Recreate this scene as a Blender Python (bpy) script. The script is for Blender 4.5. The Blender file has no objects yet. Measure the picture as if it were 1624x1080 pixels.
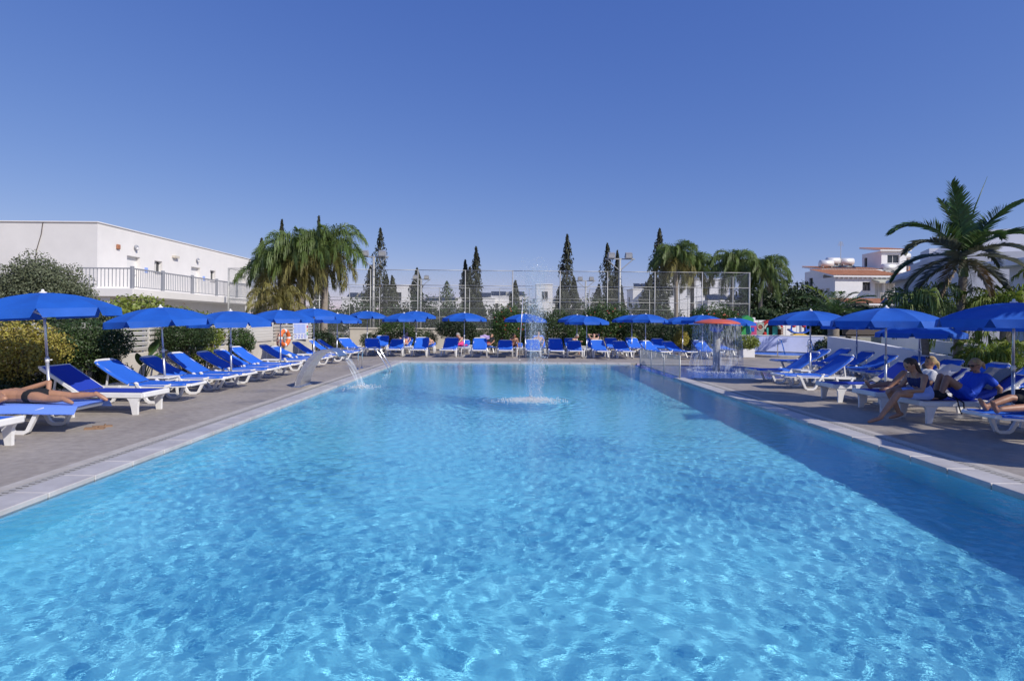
import bpy, bmesh, math, random
import numpy as np
from mathutils import Vector, Matrix, Euler
from mathutils.geometry import tessellate_polygon

sc = bpy.context.scene
COL = sc.collection
R = math.radians
PI = math.pi

# ------------------------------------------------------------------ camera
cam = bpy.data.cameras.new('camera')
cam.lens = 20.0; cam.sensor_width = 36.0
cam.shift_x = 7 / 1624; cam.shift_y = -29 / 1624
cam.clip_start = 0.05; cam.clip_end = 3000
cam_ob = bpy.data.objects.new('camera', cam)
COL.objects.link(cam_ob)
cam_ob.location = (0, 0, 1.65)
cam_ob.rotation_mode = 'XYZ'
cam_ob.matrix_world = Matrix.Translation((0, 0, 1.65)) @ Matrix.Rotation(R(90), 4, 'X') @ Matrix.Rotation(R(0.5), 4, 'Z')
sc.camera = cam_ob

# ------------------------------------------------------------------ sky and sun
SUN_EL, SUN_AZ = 37.0, 52.0            # azimuth measured from behind the camera towards the right
world = bpy.data.worlds.new('World'); sc.world = world; world.use_nodes = True
wn = world.node_tree
sky = wn.nodes.new('ShaderNodeTexSky'); sky.sky_type = 'NISHITA'; sky.sun_disc = False
sky.sun_elevation = R(SUN_EL); sky.sun_rotation = R(180 - SUN_AZ)
sky.altitude = 1000; sky.air_density = 1.0; sky.dust_density = 0.2; sky.ozone_density = 10.0
# one even colour response over the whole sky (the photograph's white balance and tone curve)
sep = wn.nodes.new('ShaderNodeSeparateColor'); cmb = wn.nodes.new('ShaderNodeCombineColor')
wn.links.new(sky.outputs[0], sep.inputs[0])
for ch, (pw_, mul_) in enumerate(((1.0, 1.16), (.78, 1.06), (.42, 2.36))):
    p_ = wn.nodes.new('ShaderNodeMath'); p_.operation = 'POWER'; p_.inputs[1].default_value = pw_
    m_ = wn.nodes.new('ShaderNodeMath'); m_.operation = 'MULTIPLY'; m_.inputs[1].default_value = mul_
    wn.links.new(sep.outputs[ch], p_.inputs[0]); wn.links.new(p_.outputs[0], m_.inputs[0]); wn.links.new(m_.outputs[0], cmb.inputs[ch])
wn.links.new(cmb.outputs[0], wn.nodes['Background'].inputs[0])
wn.nodes['Background'].inputs[1].default_value = 0.13

sun = bpy.data.lights.new('sun', 'SUN'); sun.energy = 4.2; sun.angle = R(0.5); sun.color = (1.0, 0.94, 0.86)
sun.cycles.is_caustics_light = True
sun_ob = bpy.data.objects.new('sun', sun); COL.objects.link(sun_ob)
SD = Vector((math.sin(R(SUN_AZ)) * math.cos(R(SUN_EL)), -math.cos(R(SUN_AZ)) * math.cos(R(SUN_EL)), math.sin(R(SUN_EL))))
sun_ob.rotation_euler = SD.to_track_quat('Z', 'Y').to_euler()

sc.view_settings.view_transform = 'Standard'; sc.view_settings.look = 'None'
sc.view_settings.exposure = 0.0; sc.view_settings.gamma = 1.0
sc.render.engine = 'CYCLES'
sc.cycles.max_bounces = 8; sc.cycles.transparent_max_bounces = 24

# ------------------------------------------------------------------ materials
M = {}
def lin(c):
    return tuple((v / 12.92 if v <= .04045 else ((v + .055) / 1.055) ** 2.4) for v in c)

def mat(name, col, rough=.6, metal=0., spec=.5, noise=0., nscale=8., bump=0., bscale=60., var=0., transl=0., col2=None, stretch=None):
    m = bpy.data.materials.new(name); m.use_nodes = True; M[name] = m
    nt = m.node_tree; N = nt.nodes; Lk = nt.links
    b = N['Principled BSDF']
    b.inputs['Base Color'].default_value = (*col, 1); b.inputs['Roughness'].default_value = rough
    b.inputs['Metallic'].default_value = metal; b.inputs['Specular IOR Level'].default_value = spec
    tc = None
    def coords():
        nonlocal tc
        if tc is None:
            g = N.new('ShaderNodeNewGeometry')
            tc = g.outputs['Position']
            if stretch:
                mp = N.new('ShaderNodeMapping'); mp.inputs['Scale'].default_value = stretch
                Lk.new(tc, mp.inputs['Vector']); tc = mp.outputs[0]
        return tc
    src = None
    if noise > 0 or col2:
        n = N.new('ShaderNodeTexNoise'); n.inputs['Scale'].default_value = nscale; n.inputs['Detail'].default_value = 6; n.inputs['Roughness'].default_value = .62
        Lk.new(coords(), n.inputs['Vector'])
        rp = N.new('ShaderNodeValToRGB')
        c2 = col2 if col2 else tuple(min(1, v * (1 + noise)) for v in col)
        c1 = col if col2 else tuple(v * (1 - noise) for v in col)
        rp.color_ramp.elements[0].position = .34; rp.color_ramp.elements[1].position = .66
        rp.color_ramp.elements[0].color = (*c1, 1); rp.color_ramp.elements[1].color = (*c2, 1)
        Lk.new(n.outputs[0], rp.inputs[0]); src = rp.outputs[0]
    if var > 0:
        g = N.new('ShaderNodeNewGeometry'); oi = N.new('ShaderNodeObjectInfo')
        add = N.new('ShaderNodeMath'); add.operation = 'ADD'
        Lk.new(g.outputs['Random Per Island'], add.inputs[0])
        ml = N.new('ShaderNodeMath'); ml.operation = 'MULTIPLY'; ml.inputs[1].default_value = .5
        Lk.new(oi.outputs['Random'], ml.inputs[0]); Lk.new(ml.outputs[0], add.inputs[1])
        mr = N.new('ShaderNodeMapRange'); mr.inputs['From Max'].default_value = 1.5
        mr.inputs['To Min'].default_value = 1 - var; mr.inputs['To Max'].default_value = 1 + var
        Lk.new(add.outputs[0], mr.inputs['Value'])
        hs = N.new('ShaderNodeHueSaturation')
        if src: Lk.new(src, hs.inputs['Color'])
        else: hs.inputs['Color'].default_value = (*col, 1)
        Lk.new(mr.outputs[0], hs.inputs['Value'])
        mh = N.new('ShaderNodeMapRange'); mh.inputs['To Min'].default_value = .48; mh.inputs['To Max'].default_value = .515
        Lk.new(g.outputs['Random Per Island'], mh.inputs['Value']); Lk.new(mh.outputs[0], hs.inputs['Hue'])
        src = hs.outputs[0]
    if src: Lk.new(src, b.inputs['Base Color'])
    if bump > 0:
        n = N.new('ShaderNodeTexNoise'); n.inputs['Scale'].default_value = bscale; n.inputs['Detail'].default_value = 4
        Lk.new(coords(), n.inputs['Vector'])
        bp = N.new('ShaderNodeBump'); bp.inputs['Strength'].default_value = bump; bp.inputs['Distance'].default_value = .02
        Lk.new(n.outputs[0], bp.inputs['Height']); Lk.new(bp.outputs[0], b.inputs['Normal'])
    if transl > 0:
        t = N.new('ShaderNodeBsdfTranslucent'); t.inputs['Color'].default_value = (*col, 1)
        if src: Lk.new(src, t.inputs['Color'])
        mx = N.new('ShaderNodeMixShader'); mx.inputs[0].default_value = transl
        Lk.new(b.outputs[0], mx.inputs[1]); Lk.new(t.outputs[0], mx.inputs[2])
        Lk.new(mx.outputs[0], N['Material Output'].inputs['Surface'])
    return m

mat('white_plastic', (.80, .79, .76), .42, noise=.05, nscale=5, bump=.04, bscale=30)
mat('sling_blue', (.022, .155, .72), .75, bump=.25, bscale=420, var=.22, transl=.08)
mat('sling_navy', (.014, .050, .42), .7, bump=.25, bscale=420, var=.08)
mat('canvas_blue', (.010, .112, .52), .72, bump=.12, bscale=160, var=.07, transl=.12, noise=.08, nscale=3)
mat('pole_metal', (.62, .63, .66), .34, metal=.75, noise=.12, nscale=30)
mat('steel', (.74, .75, .76), .32, metal=1., noise=.1, nscale=14)
mat('chrome', (.78, .79, .80), .12, metal=1.)
mat('galvanised', (.46, .46, .44), .5, metal=.35, noise=.12, nscale=9)
mat('deck', (.325, .285, .24), .62, col2=(.41, .365, .31), nscale=1.1, bump=.25, bscale=24, stretch=(1.0, .55, 1))
mat('ground', (.20, .17, .12), .95, col2=(.30, .26, .19), nscale=.4)
mat('coping', (.43, .405, .385), .45, col2=(.58, .555, .53), nscale=2.2, bump=.08, bscale=30)
mat('edge_band', (.44, .40, .34), .6, col2=(.55, .51, .45), nscale=6, bump=.1, bscale=60)
mat('grate', (.40, .38, .34), .6, noise=.2, nscale=40)
mat('slot', (.10, .095, .085), .9)
mat('pool_tile', (.20, .67, .84), .4, col2=(.25, .72, .87), nscale=1.6)
mat('kids_tile', (.03, .17, .66), .4, col2=(.05, .23, .75), nscale=1.5)
mat('wall_white', (.78, .755, .72), .85, noise=.05, nscale=.55, bump=.06, bscale=14)
mat('wall_clean', (.80, .79, .78), .85, noise=.04, nscale=.8)
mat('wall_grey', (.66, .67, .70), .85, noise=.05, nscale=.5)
mat('wall_beige', (.56, .51, .42), .85, col2=(.66, .61, .52), nscale=1.2, bump=.1, bscale=20)
mat('wall_blue', (.50, .56, .84), .8, noise=.06, nscale=1.5)
mat('slat', (.60, .57, .50), .7, col2=(.70, .67, .60), nscale=3, stretch=(1, .3, 6), bump=.1, bscale=30)
mat('roof_tile', (.42, .155, .065), .85, col2=(.58, .26, .13), nscale=2.5, var=.15)
mat('glass_dark', (.03, .035, .04), .08, spec=.8)
mat('curtain', (.55, .54, .50), .8, noise=.1, nscale=3)
mat('frame_dark', (.10, .08, .07), .5)
mat('door_white', (.74, .73, .71), .5)
mat('grey_paint', (.30, .31, .34), .5)
mat('solar', (.02, .025, .04), .2)
mat('tank', (.75, .75, .74), .4, metal=.2)
mat('bark', (.16, .12, .085), .9, noise=.3, nscale=14, bump=.5, bscale=26)
mat('palm_bark', (.30, .255, .205), .9, noise=.28, nscale=10, bump=.6, bscale=18, stretch=(1, 1, 5))
mat('crownshaft', (.17, .24, .09), .5, noise=.2, nscale=6)
mat('frond_queen', (.15, .22, .06), .5, var=.4, transl=.32)
mat('frond_olive', (.25, .23, .07), .55, var=.4, transl=.3)
mat('frond_bright', (.19, .26, .035), .5, var=.3, transl=.30)
mat('frond_king', (.075, .14, .04), .42, var=.35, transl=.25)
mat('frond_grey', (.17, .185, .125), .55, var=.3, transl=.2)
mat('frond_dead', (.30, .23, .13), .85, var=.3)
mat('rachis', (.16, .19, .06), .5)
mat('leaf_hedge', (.048, .085, .022), .5, var=.5, transl=.22)
mat('leaf_dark', (.032, .058, .020), .55, var=.5, transl=.2)
mat('leaf_hibiscus', (.065, .12, .028), .42, var=.5, transl=.25)
mat('leaf_yellow', (.42, .36, .07), .5, var=.45, transl=.25)
mat('leaf_lime', (.22, .27, .05), .5, var=.4, transl=.25)
mat('leaf_olive', (.125, .145, .08), .55, var=.45, transl=.2)
mat('leaf_cypress', (.056, .062, .036), .85, var=.55)
mat('leaf_pine', (.05, .085, .028), .6, var=.5, transl=.18)
mat('petal_red', (.55, .02, .015), .5, var=.3)
mat('petal_orange', (.7, .16, .02), .5)
mat('lawn', (.10, .17, .035), .85, col2=(.15, .22, .05), nscale=3)
mat('grass', (.11, .19, .035), .7, var=.4, transl=.2)
mat('orange_foam', (.80, .17, .035), .5, noise=.08, nscale=10)
mat('reflective_white', (.8, .8, .8), .4)
mat('rope', (.7, .68, .6), .8)
mat('mushroom_red', (.62, .12, .06), .4, noise=.12, nscale=4)
mat('mushroom_blue', (.03, .15, .55), .4)
mat('concrete', (.36, .35, .33), .75, noise=.15, nscale=6, bump=.2, bscale=30)
mat('skin_fair', (.56, .33, .23), .5, noise=.05, nscale=9)
mat('skin_tan', (.40, .21, .125), .42, noise=.12, nscale=7, bump=.06, bscale=90)
mat('skin_deep', (.36, .18, .11), .5, noise=.06, nscale=9)
mat('hair_brown', (.035, .02, .012), .5, bump=.5, bscale=90)
mat('hair_blond', (.42, .29, .13), .55, noise=.25, nscale=50, bump=.5, bscale=90)
mat('hair_grey', (.36, .33, .30), .6, bump=.5, bscale=90)
mat('cloth_black', (.012, .012, .014), .8)
mat('cloth_navy', (.012, .02, .10), .8)
mat('cloth_blue', (.016, .09, .66), .75, bump=.3, bscale=30)
mat('cloth_sky', (.30, .42, .82), .8, bump=.3, bscale=40)
mat('cloth_white', (.72, .72, .70), .85, bump=.3, bscale=40)
mat('cloth_red', (.50, .02, .04), .8)
mat('cloth_pink', (.72, .06, .24), .8)
mat('cloth_lilac', (.42, .32, .55), .8)
mat('cloth_grey', (.30, .29, .28), .9, bump=.4, bscale=40)
mat('towel_blue', (.16, .30, .86), .9, bump=.5, bscale=120)
mat('towel_white', (.70, .70, .68), .95, bump=.5, bscale=90)
mat('lens_black', (.008, .008, .008), .15)
mat('lips', (.42, .13, .10), .5)
mat('plastic_red', (.55, .04, .03), .4); mat('plastic_green', (.05, .36, .10), .4); mat('plastic_teal', (.05, .38, .33), .4)
mat('plastic_yellow', (.75, .48, .04), .4); mat('plastic_blue', (.03, .12, .55), .4); mat('plastic_pink', (.55, .08, .20), .4)
mat('plastic_cream', (.55, .55, .45), .45); mat('plastic_brown', (.30, .08, .05), .45); mat('plastic_grey', (.28, .33, .28), .45)
mat('board_white', (.75, .76, .80), .5); mat('print_blue', (.10, .17, .62), .5); mat('lamp_blue', (.02, .05, .16), .35)
mat('lamp_glass', (.6, .6, .58), .15); mat('sandal', (.28, .17, .10), .8); mat('terracotta', (.40, .17, .09), .8)
mat('foam', (.86, .89, .91), .5, transl=.35)
mat('drop', (.86, .91, .96), .12, transl=.3)
mat('rubber', (.03, .03, .03), .7)

def water_film(name, dens, scale, stretch):
    """thin falling water: clear film broken into bright streaks"""
    m = bpy.data.materials.new(name); m.use_nodes = True; M[name] = m
    nt = m.node_tree; N = nt.nodes; L = nt.links
    b = N['Principled BSDF']; b.inputs['Base Color'].default_value = (.80, .86, .90, 1); b.inputs['Roughness'].default_value = .2
    tr = N.new('ShaderNodeBsdfTransparent'); tr.inputs[0].default_value = (.97, .98, .99, 1)
    tc = N.new('ShaderNodeTexCoord'); mp = N.new('ShaderNodeMapping'); mp.inputs['Scale'].default_value = stretch
    n = N.new('ShaderNodeTexNoise'); n.inputs['Scale'].default_value = scale; n.inputs['Detail'].default_value = 3
    L.new(tc.outputs['Object'], mp.inputs[0]); L.new(mp.outputs[0], n.inputs['Vector'])
    rp = N.new('ShaderNodeMapRange'); rp.inputs['From Min'].default_value = .42; rp.inputs['From Max'].default_value = .72
    rp.inputs['To Min'].default_value = .03; rp.inputs['To Max'].default_value = dens
    L.new(n.outputs[0], rp.inputs['Value'])
    mx = N.new('ShaderNodeMixShader'); L.new(rp.outputs[0], mx.inputs[0]); L.new(tr.outputs[0], mx.inputs[1]); L.new(b.outputs[0], mx.inputs[2])
    L.new(mx.outputs[0], N['Material Output'].inputs['Surface'])
water_film('film', .42, 5.0, (3.5, 3.5, .7))
water_film('film_sheet', .5, 4.0, (1.0, 6.0, .6))
water_film('mist', .06, 6.0, (1.6, 1.6, .8))

def mesh_film(name, col, f):
    """chain-link too fine to see wire by wire: part wire, part gap"""
    m = bpy.data.materials.new(name); m.use_nodes = True; M[name] = m
    nt = m.node_tree; N = nt.nodes; L = nt.links
    b = N['Principled BSDF']; b.inputs['Base Color'].default_value = (*col, 1); b.inputs['Roughness'].default_value = .6
    tr = N.new('ShaderNodeBsdfTransparent')
    tc = N.new('ShaderNodeNewGeometry')
    sx = N.new('ShaderNodeSeparateXYZ'); L.new(tc.outputs['Position'], sx.inputs[0])
    def wires(sign):
        a = N.new('ShaderNodeMath'); a.operation = 'ADD' if sign > 0 else 'SUBTRACT'
        h = N.new('ShaderNodeMath'); h.operation = 'ADD'
        L.new(sx.outputs[0], h.inputs[0]); L.new(sx.outputs[1], h.inputs[1])
        L.new(h.outputs[0], a.inputs[0]); L.new(sx.outputs[2], a.inputs[1])
        s = N.new('ShaderNodeMath'); s.operation = 'MULTIPLY'; s.inputs[1].default_value = 14.0
        L.new(a.outputs[0], s.inputs[0])
        fr = N.new('ShaderNodeMath'); fr.operation = 'FRACT'; L.new(s.outputs[0], fr.inputs[0])
        lt = N.new('ShaderNodeMath'); lt.operation = 'LESS_THAN'; lt.inputs[1].default_value = f; L.new(fr.outputs[0], lt.inputs[0])
        return lt.outputs[0]
    mx = N.new('ShaderNodeMath'); mx.operation = 'MAXIMUM'; L.new(wires(1), mx.inputs[0]); L.new(wires(-1), mx.inputs[1])
    sh = N.new('ShaderNodeMixShader'); L.new(mx.outputs[0], sh.inputs[0]); L.new(tr.outputs[0], sh.inputs[1]); L.new(b.outputs[0], sh.inputs[2])
    L.new(sh.outputs[0], N['Material Output'].inputs['Surface'])
mesh_film('chain_link', (.30, .32, .30), .055)

wm = bpy.data.materials.new('water'); wm.use_nodes = True; M['water'] = wm
wm.node_tree.nodes.clear()
_o = wm.node_tree.nodes.new('ShaderNodeOutputMaterial'); _g = wm.node_tree.nodes.new('ShaderNodeBsdfGlass')
_g.inputs['IOR'].default_value = 1.33; _g.inputs['Roughness'].default_value = 0.0
wm.node_tree.links.new(_g.outputs[0], _o.inputs[0])
_geo = wm.node_tree.nodes.new('ShaderNodeNewGeometry'); _prev = None
for _sc, _dist in ((5.0, .0040), (14.0, .0024), (34.0, .0010)):
    _n = wm.node_tree.nodes.new('ShaderNodeTexNoise'); _n.inputs['Scale'].default_value = _sc; _n.inputs['Detail'].default_value = 2; _n.inputs['Distortion'].default_value = .6
    _mp = wm.node_tree.nodes.new('ShaderNodeMapping'); _mp.inputs['Scale'].default_value = (1, 1.25, 1)
    wm.node_tree.links.new(_geo.outputs['Position'], _mp.inputs[0]); wm.node_tree.links.new(_mp.outputs[0], _n.inputs['Vector'])
    _b = wm.node_tree.nodes.new('ShaderNodeBump'); _b.inputs['Strength'].default_value = 1.0; _b.inputs['Distance'].default_value = _dist
    wm.node_tree.links.new(_n.outputs[0], _b.inputs['Height'])
    if _prev: wm.node_tree.links.new(_prev.outputs[0], _b.inputs['Normal'])
    _prev = _b
wm.node_tree.links.new(_prev.outputs[0], _g.inputs['Normal'])

# ------------------------------------------------------------------ mesh helpers
class MB:
    def __init__(s): s.v = []; s.f = []
    def add(s, vs, fs):
        o = len(s.v); s.v += [tuple(p) for p in vs]; s.f += [tuple(i + o for i in f) for f in fs]; return s
    def box(s, x0, x1, y0, y1, z0, z1):
        v = [(x, y, z) for x in (x0, x1) for y in (y0, y1) for z in (z0, z1)]
        return s.add(v, [(0, 1, 3, 2), (4, 6, 7, 5), (0, 4, 5, 1), (2, 3, 7, 6), (0, 2, 6, 4), (1, 5, 7, 3)])
    def cbox(s, x0, x1, y0, y1, z0, z1, c=.01):
        """box with chamfered edges"""
        bm = bmesh.new(); bmesh.ops.create_cube(bm, size=1)
        for v in bm.verts: v.co = ((x0 + x1) / 2 + v.co.x * (x1 - x0), (y0 + y1) / 2 + v.co.y * (y1 - y0), (z0 + z1) / 2 + v.co.z * (z1 - z0))
        bmesh.ops.bevel(bm, geom=bm.edges[:], offset=c, segments=1, affect='EDGES')
        bm.verts.index_update()
        s.add([v.co[:] for v in bm.verts], [[v.index for v in f.verts] for f in bm.faces]); bm.free(); return s
    def tube(s, pts, rad, n=8, cap=True, sq=None):
        """sweep; rad number or list; sq=(w,h) gives a rectangular section (w sideways, h in plane)"""
        P = [Vector(p) for p in pts]; k = len(P)
        rads = rad if isinstance(rad, (list, tuple)) else [rad] * k
        ring = []; prev = None
        for i in range(k):
            t = (P[min(i + 1, k - 1)] - P[max(i - 1, 0)]).normalized()
            if prev is None:
                up = Vector((0, 0, 1)) if abs(t.z) < .9 else Vector((0, 1, 0))
                if sq: up = Vector((0, 1, 0)) if abs(t.y) < .9 else Vector((1, 0, 0))
            else: up = prev
            a = (up - t * up.dot(t)).normalized(); b = t.cross(a); prev = a
            r = rads[i]
            if sq:
                w, h = sq; ring.append([P[i] + a * (sx * w / 2 * r) + b * (sy * h / 2 * r) for sx, sy in ((1, 1), (-1, 1), (-1, -1), (1, -1))])
            else: ring.append([P[i] + (a * math.cos(2 * PI * j / n) + b * math.sin(2 * PI * j / n)) * r for j in range(n)])
        m = 4 if sq else n
        vs = [p for rg in ring for p in rg]
        fs = [(i * m + j, i * m + (j + 1) % m, (i + 1) * m + (j + 1) % m, (i + 1) * m + j) for i in range(k - 1) for j in range(m)]
        if cap: fs += [tuple(range(m - 1, -1, -1)), tuple((k - 1) * m + j for j in range(m))]
        return s.add(vs, fs)
    def lathe(s, prof, n=16, c=(0, 0, 0)):
        vs = [(c[0] + r * math.cos(2 * PI * j / n), c[1] + r * math.sin(2 * PI * j / n), c[2] + z) for r, z in prof for j in range(n)]
        k = len(prof)
        fs = [(i * n + j, i * n + (j + 1) % n, (i + 1) * n + (j + 1) % n, (i + 1) * n + j) for i in range(k - 1) for j in range(n)]
        return s.add(vs, fs)
    def ball(s, c, r, n=10, k=7, rot=None):
        rx, ry, rz = (r, r, r) if isinstance(r, (int, float)) else r
        c = Vector(c); vs = []
        for i in range(k + 1):
            th = PI * i / k
            for j in range(n):
                p = Vector((rx * math.sin(th) * math.cos(2 * PI * j / n), ry * math.sin(th) * math.sin(2 * PI * j / n), rz * math.cos(th)))
                if rot: p = rot @ p
                vs.append(c + p)
        fs = [(i * n + j, (i + 1) * n + j, (i + 1) * n + (j + 1) % n, i * n + (j + 1) % n) for i in range(k) for j in range(n)]
        return s.add(vs, fs)
    def limb(s, a, b, ra, rb, n=10):
        """tapered capsule"""
        a, b = Vector(a), Vector(b); d = (b - a); L = d.length
        if L < 1e-6: return s.ball(a, ra)
        t = d / L
        pts = [a - t * ra * .95, a - t * ra * .6, a, a + d * .35, a + d * .7, b, b + t * rb * .6, b + t * rb * .95]
        rr = [ra * .25, ra * .8, ra, ra + (rb - ra) * .3, ra + (rb - ra) * .7, rb, rb * .8, rb * .25]
        return s.tube(pts, rr, n)
    def prism(s, poly, y0, y1):
        """polygon in x-z swept along y"""
        n = len(poly); vs = [(x, y0, z) for x, z in poly] + [(x, y1, z) for x, z in poly]
        fs = [tuple(range(n)), tuple(range(2 * n - 1, n - 1, -1))] + [(i, n + i, n + (i + 1) % n, (i + 1) % n) for i in range(n)]
        return s.add(vs, fs)
    def xf(s, mtx):
        s.v = [tuple(mtx @ Vector(p)) for p in s.v]; return s
    def mesh(s, name, m, smooth=False):
        me = bpy.data.meshes.new(name); me.from_pydata(s.v, [], s.f); me.validate()
        bm = bmesh.new(); bm.from_mesh(me); bmesh.ops.recalc_face_normals(bm, faces=bm.faces[:]); bm.to_mesh(me); bm.free()
        me.materials.append(M[m] if isinstance(m, str) else m)
        if smooth: me.polygons.foreach_set('use_smooth', [True] * len(me.polygons))
        return me
    def build(s, name, m, parent=None, smooth=False, loc=None):
        return link(name, s.mesh(name, m, smooth), parent, loc)

def link(name, me, parent=None, loc=None, rot=None, scale=None):
    o = bpy.data.objects.new(name, me); COL.objects.link(o)
    if parent: o.parent = parent
    if loc: o.location = loc
    if rot: o.rotation_euler = rot
    if scale: o.scale = scale if isinstance(scale, (tuple, list)) else (scale,) * 3
    return o

def thing(name, label, cat, loc=(0, 0, 0), rz=0., group=None):
    o = link(name, None, None, loc, (0, 0, rz)); o.empty_display_size = .2
    o['label'] = label; o['category'] = cat
    if group: o['group'] = group
    return o
def tag(o, label, cat, group=None):
    o['label'] = label; o['category'] = cat
    if group: o['group'] = group
    return o
def struct(o): o['kind'] = 'structure'; return o
def copy_tree(o, parent=None):
    c = o.copy(); COL.objects.link(c); c.parent = parent
    for ch in o.children: copy_tree(ch, c)
    return c
ORD = ['first', 'second', 'third', 'fourth', 'fifth', 'sixth', 'seventh', 'eighth', 'ninth', 'tenth', 'eleventh', 'twelfth', 'thirteenth', 'fourteenth', 'fifteenth', 'sixteenth']

def npmesh(name, V, F, m, smooth=False):
    """fast mesh from arrays; F (k,4) or (k,3)"""
    V = np.asarray(V, np.float32); F = np.asarray(F, np.int32); w = F.shape[1]
    me = bpy.data.meshes.new(name)
    me.vertices.add(len(V)); me.vertices.foreach_set('co', V.ravel())
    me.loops.add(F.size); me.loops.foreach_set('vertex_index', F.ravel())
    me.polygons.add(len(F)); me.polygons.foreach_set('loop_start', np.arange(0, F.size, w, dtype=np.int32))
    me.update(calc_edges=True)
    if smooth: me.polygons.foreach_set('use_smooth', np.ones(len(F), bool))
    me.materials.append(M[m]); return me

def leaves_mesh(name, P, size, m, rng, out=None, aspect=2.0, jit=.5, updir=0.):
    """one small pointed leaf per point, facing roughly out"""
    n = len(P)
    nr = rng.normal(size=(n, 3)); nr /= np.linalg.norm(nr, axis=1)[:, None]
    if out is not None: nr = nr * jit + out * (1 - jit)
    nr /= np.linalg.norm(nr, axis=1)[:, None] + 1e-9
    a = rng.normal(size=(n, 3)); a[:, 2] += updir
    a -= nr * (a * nr).sum(1)[:, None]; a /= np.linalg.norm(a, axis=1)[:, None] + 1e-9
    b = np.cross(nr, a); s = size * (.6 + .8 * rng.random(n))[:, None]
    V = np.empty((n, 4, 3)); V[:, 0] = P - a * s * .5; V[:, 2] = P + a * s * .5
    V[:, 1] = P + b * s * .5 / aspect + nr * s * .12; V[:, 3] = P - b * s * .5 / aspect + nr * s * .12
    return npmesh(name, V.reshape(-1, 3), np.arange(4 * n).reshape(n, 4), m)

def cloud(rng, blobs, n, shell=.35, lump=.18):
    """points through the outer volume of several ellipsoids, lumpy"""
    w = np.array([b[3] * b[4] + b[4] * b[5] + b[3] * b[5] for b in blobs]); w = w / w.sum()
    k = rng.choice(len(blobs), n, p=w); B = np.array(blobs)[k]
    d = rng.normal(size=(n, 3)); d /= np.linalg.norm(d, axis=1)[:, None]
    ph = rng.random(6) * 6.28
    lum = 1 + lump * (np.sin(5 * d[:, 0] + ph[0] + k) * np.sin(6 * d[:, 1] + ph[1]) + .7 * np.sin(11 * d[:, 2] + ph[2] + 2 * k) * np.sin(9 * d[:, 0] + ph[3]))
    r = (1 - shell * rng.random(n) ** 1.6) * lum
    P = B[:, :3] + d * r[:, None] * B[:, 3:6]
    return P, d

def bush(name, label, cat, blobs, n, size, m, seed, loc, group=None, flower=None, stem=True, jit=.55, shell=.45, lump=.18, aspect=1.9, stem_h=None):
    rng = np.random.default_rng(seed)
    t = thing(name, label, cat, loc, 0, group)
    P, d = cloud(rng, blobs, n, shell, lump)
    keep = P[:, 2] > .03; P = P[keep]; d = d[keep]
    link('foliage', leaves_mesh('foliage', P, size, m, rng, d, aspect, jit), t)
    if stem:
        mb = MB(); h = stem_h or blobs[0][2]
        for q in range(4):
            a = rng.random() * 6.28; r = blobs[0][3] * .45 * rng.random()
            mb.tube([(0.04 * math.cos(a), .04 * math.sin(a), -.02), (r * .5 * math.cos(a), r * .5 * math.sin(a), h * .5), (r * math.cos(a), r * math.sin(a), h * 1.05)], [.03, .022, .012], 6)
        mb.build('stem', 'bark', t, True)
    if flower:
        fm, fn, fs = flower
        P, d = cloud(rng, blobs, fn, .04, lump); keep = P[:, 2] > .25; P = P[keep]; d = d[keep]
        Vs = []; Fs = []
        for p, dd in zip(P, d):            # five-petalled blossoms
            q = Vector(dd).to_track_quat('Z', 'Y').to_matrix(); o = len(Vs)
            Vs.append(Vector(p) + Vector(dd) * fs * .6)
            for k in range(5):
                for da, rr, zz in ((-.5, .75, 1.0), (0, 1.05, .9), (.5, .75, 1.0)):
                    a = 2 * PI * k / 5 + da; Vs.append(Vector(p) + q @ Vector((math.cos(a) * fs * rr, math.sin(a) * fs * rr, fs * zz)))
                b = o + 1 + 3 * k; Fs.append((o, b, b + 1, b + 2))
        o = link('blossoms', npmesh('blossoms', np.array([v[:] for v in Vs]), np.array(Fs), fm), t); o['kind'] = 'stuff'
    return t

# ================================================================== SETTING
X0, X1, Y0, Y1 = -4.30, 5.07, 0.55, 23.2            # main pool inside edge
KX1, KY0, KY1 = 9.6, 17.3, 22.9                      # shallow pool
DEPTH = 1.0; WL = -.035

# coping ring is 0.34 wide, then drain and band; deck polygon with holes
def rrect(x0, x1, y0, y1, r, n=6, corners=(1, 1, 1, 1)):
    pts = []
    for i, (cx, cy, a0) in enumerate(((x1 - r, y1 - r, 0), (x0 + r, y1 - r, 90), (x0 + r, y0 + r, 180), (x1 - r, y0 + r, 270))):
        if corners[i]:
            for k in range(n + 1): a = R(a0 + 90 * k / n); pts.append((cx + r * math.cos(a), cy + r * math.sin(a)))
        else:
            pts.append(((x1, y1), (x0, y1), (x0, y0), (x1, y0))[i])
    return pts
CW = .62                                             # pool edge build-up width (coping + drain + band)
SPA = (14.6, 30.6, 2.3)
outer = [(-9.6, -8), (22, -8), (22, 34.4), (-9.6, 34.4)]
hole_main = [(X0 - CW, Y0 - CW), (X1 + CW, Y0 - CW), (X1 + CW, KY0 - .3), (KX1 - 1.4, KY0 - .3), (KX1 - .4, KY0 + .1), (KX1 + .1, KY0 + 1.0), (KX1 + .3, KY0 + 2.4),
             (KX1 + .15, KY1 - 1.2), (KX1 - .5, KY1 + .05), (KX1 - 1.3, KY1 + .3), (X1 + .3, KY1 + .62), (X1 + .3, Y1 + CW), (X0 - CW, Y1 + CW)]
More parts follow.
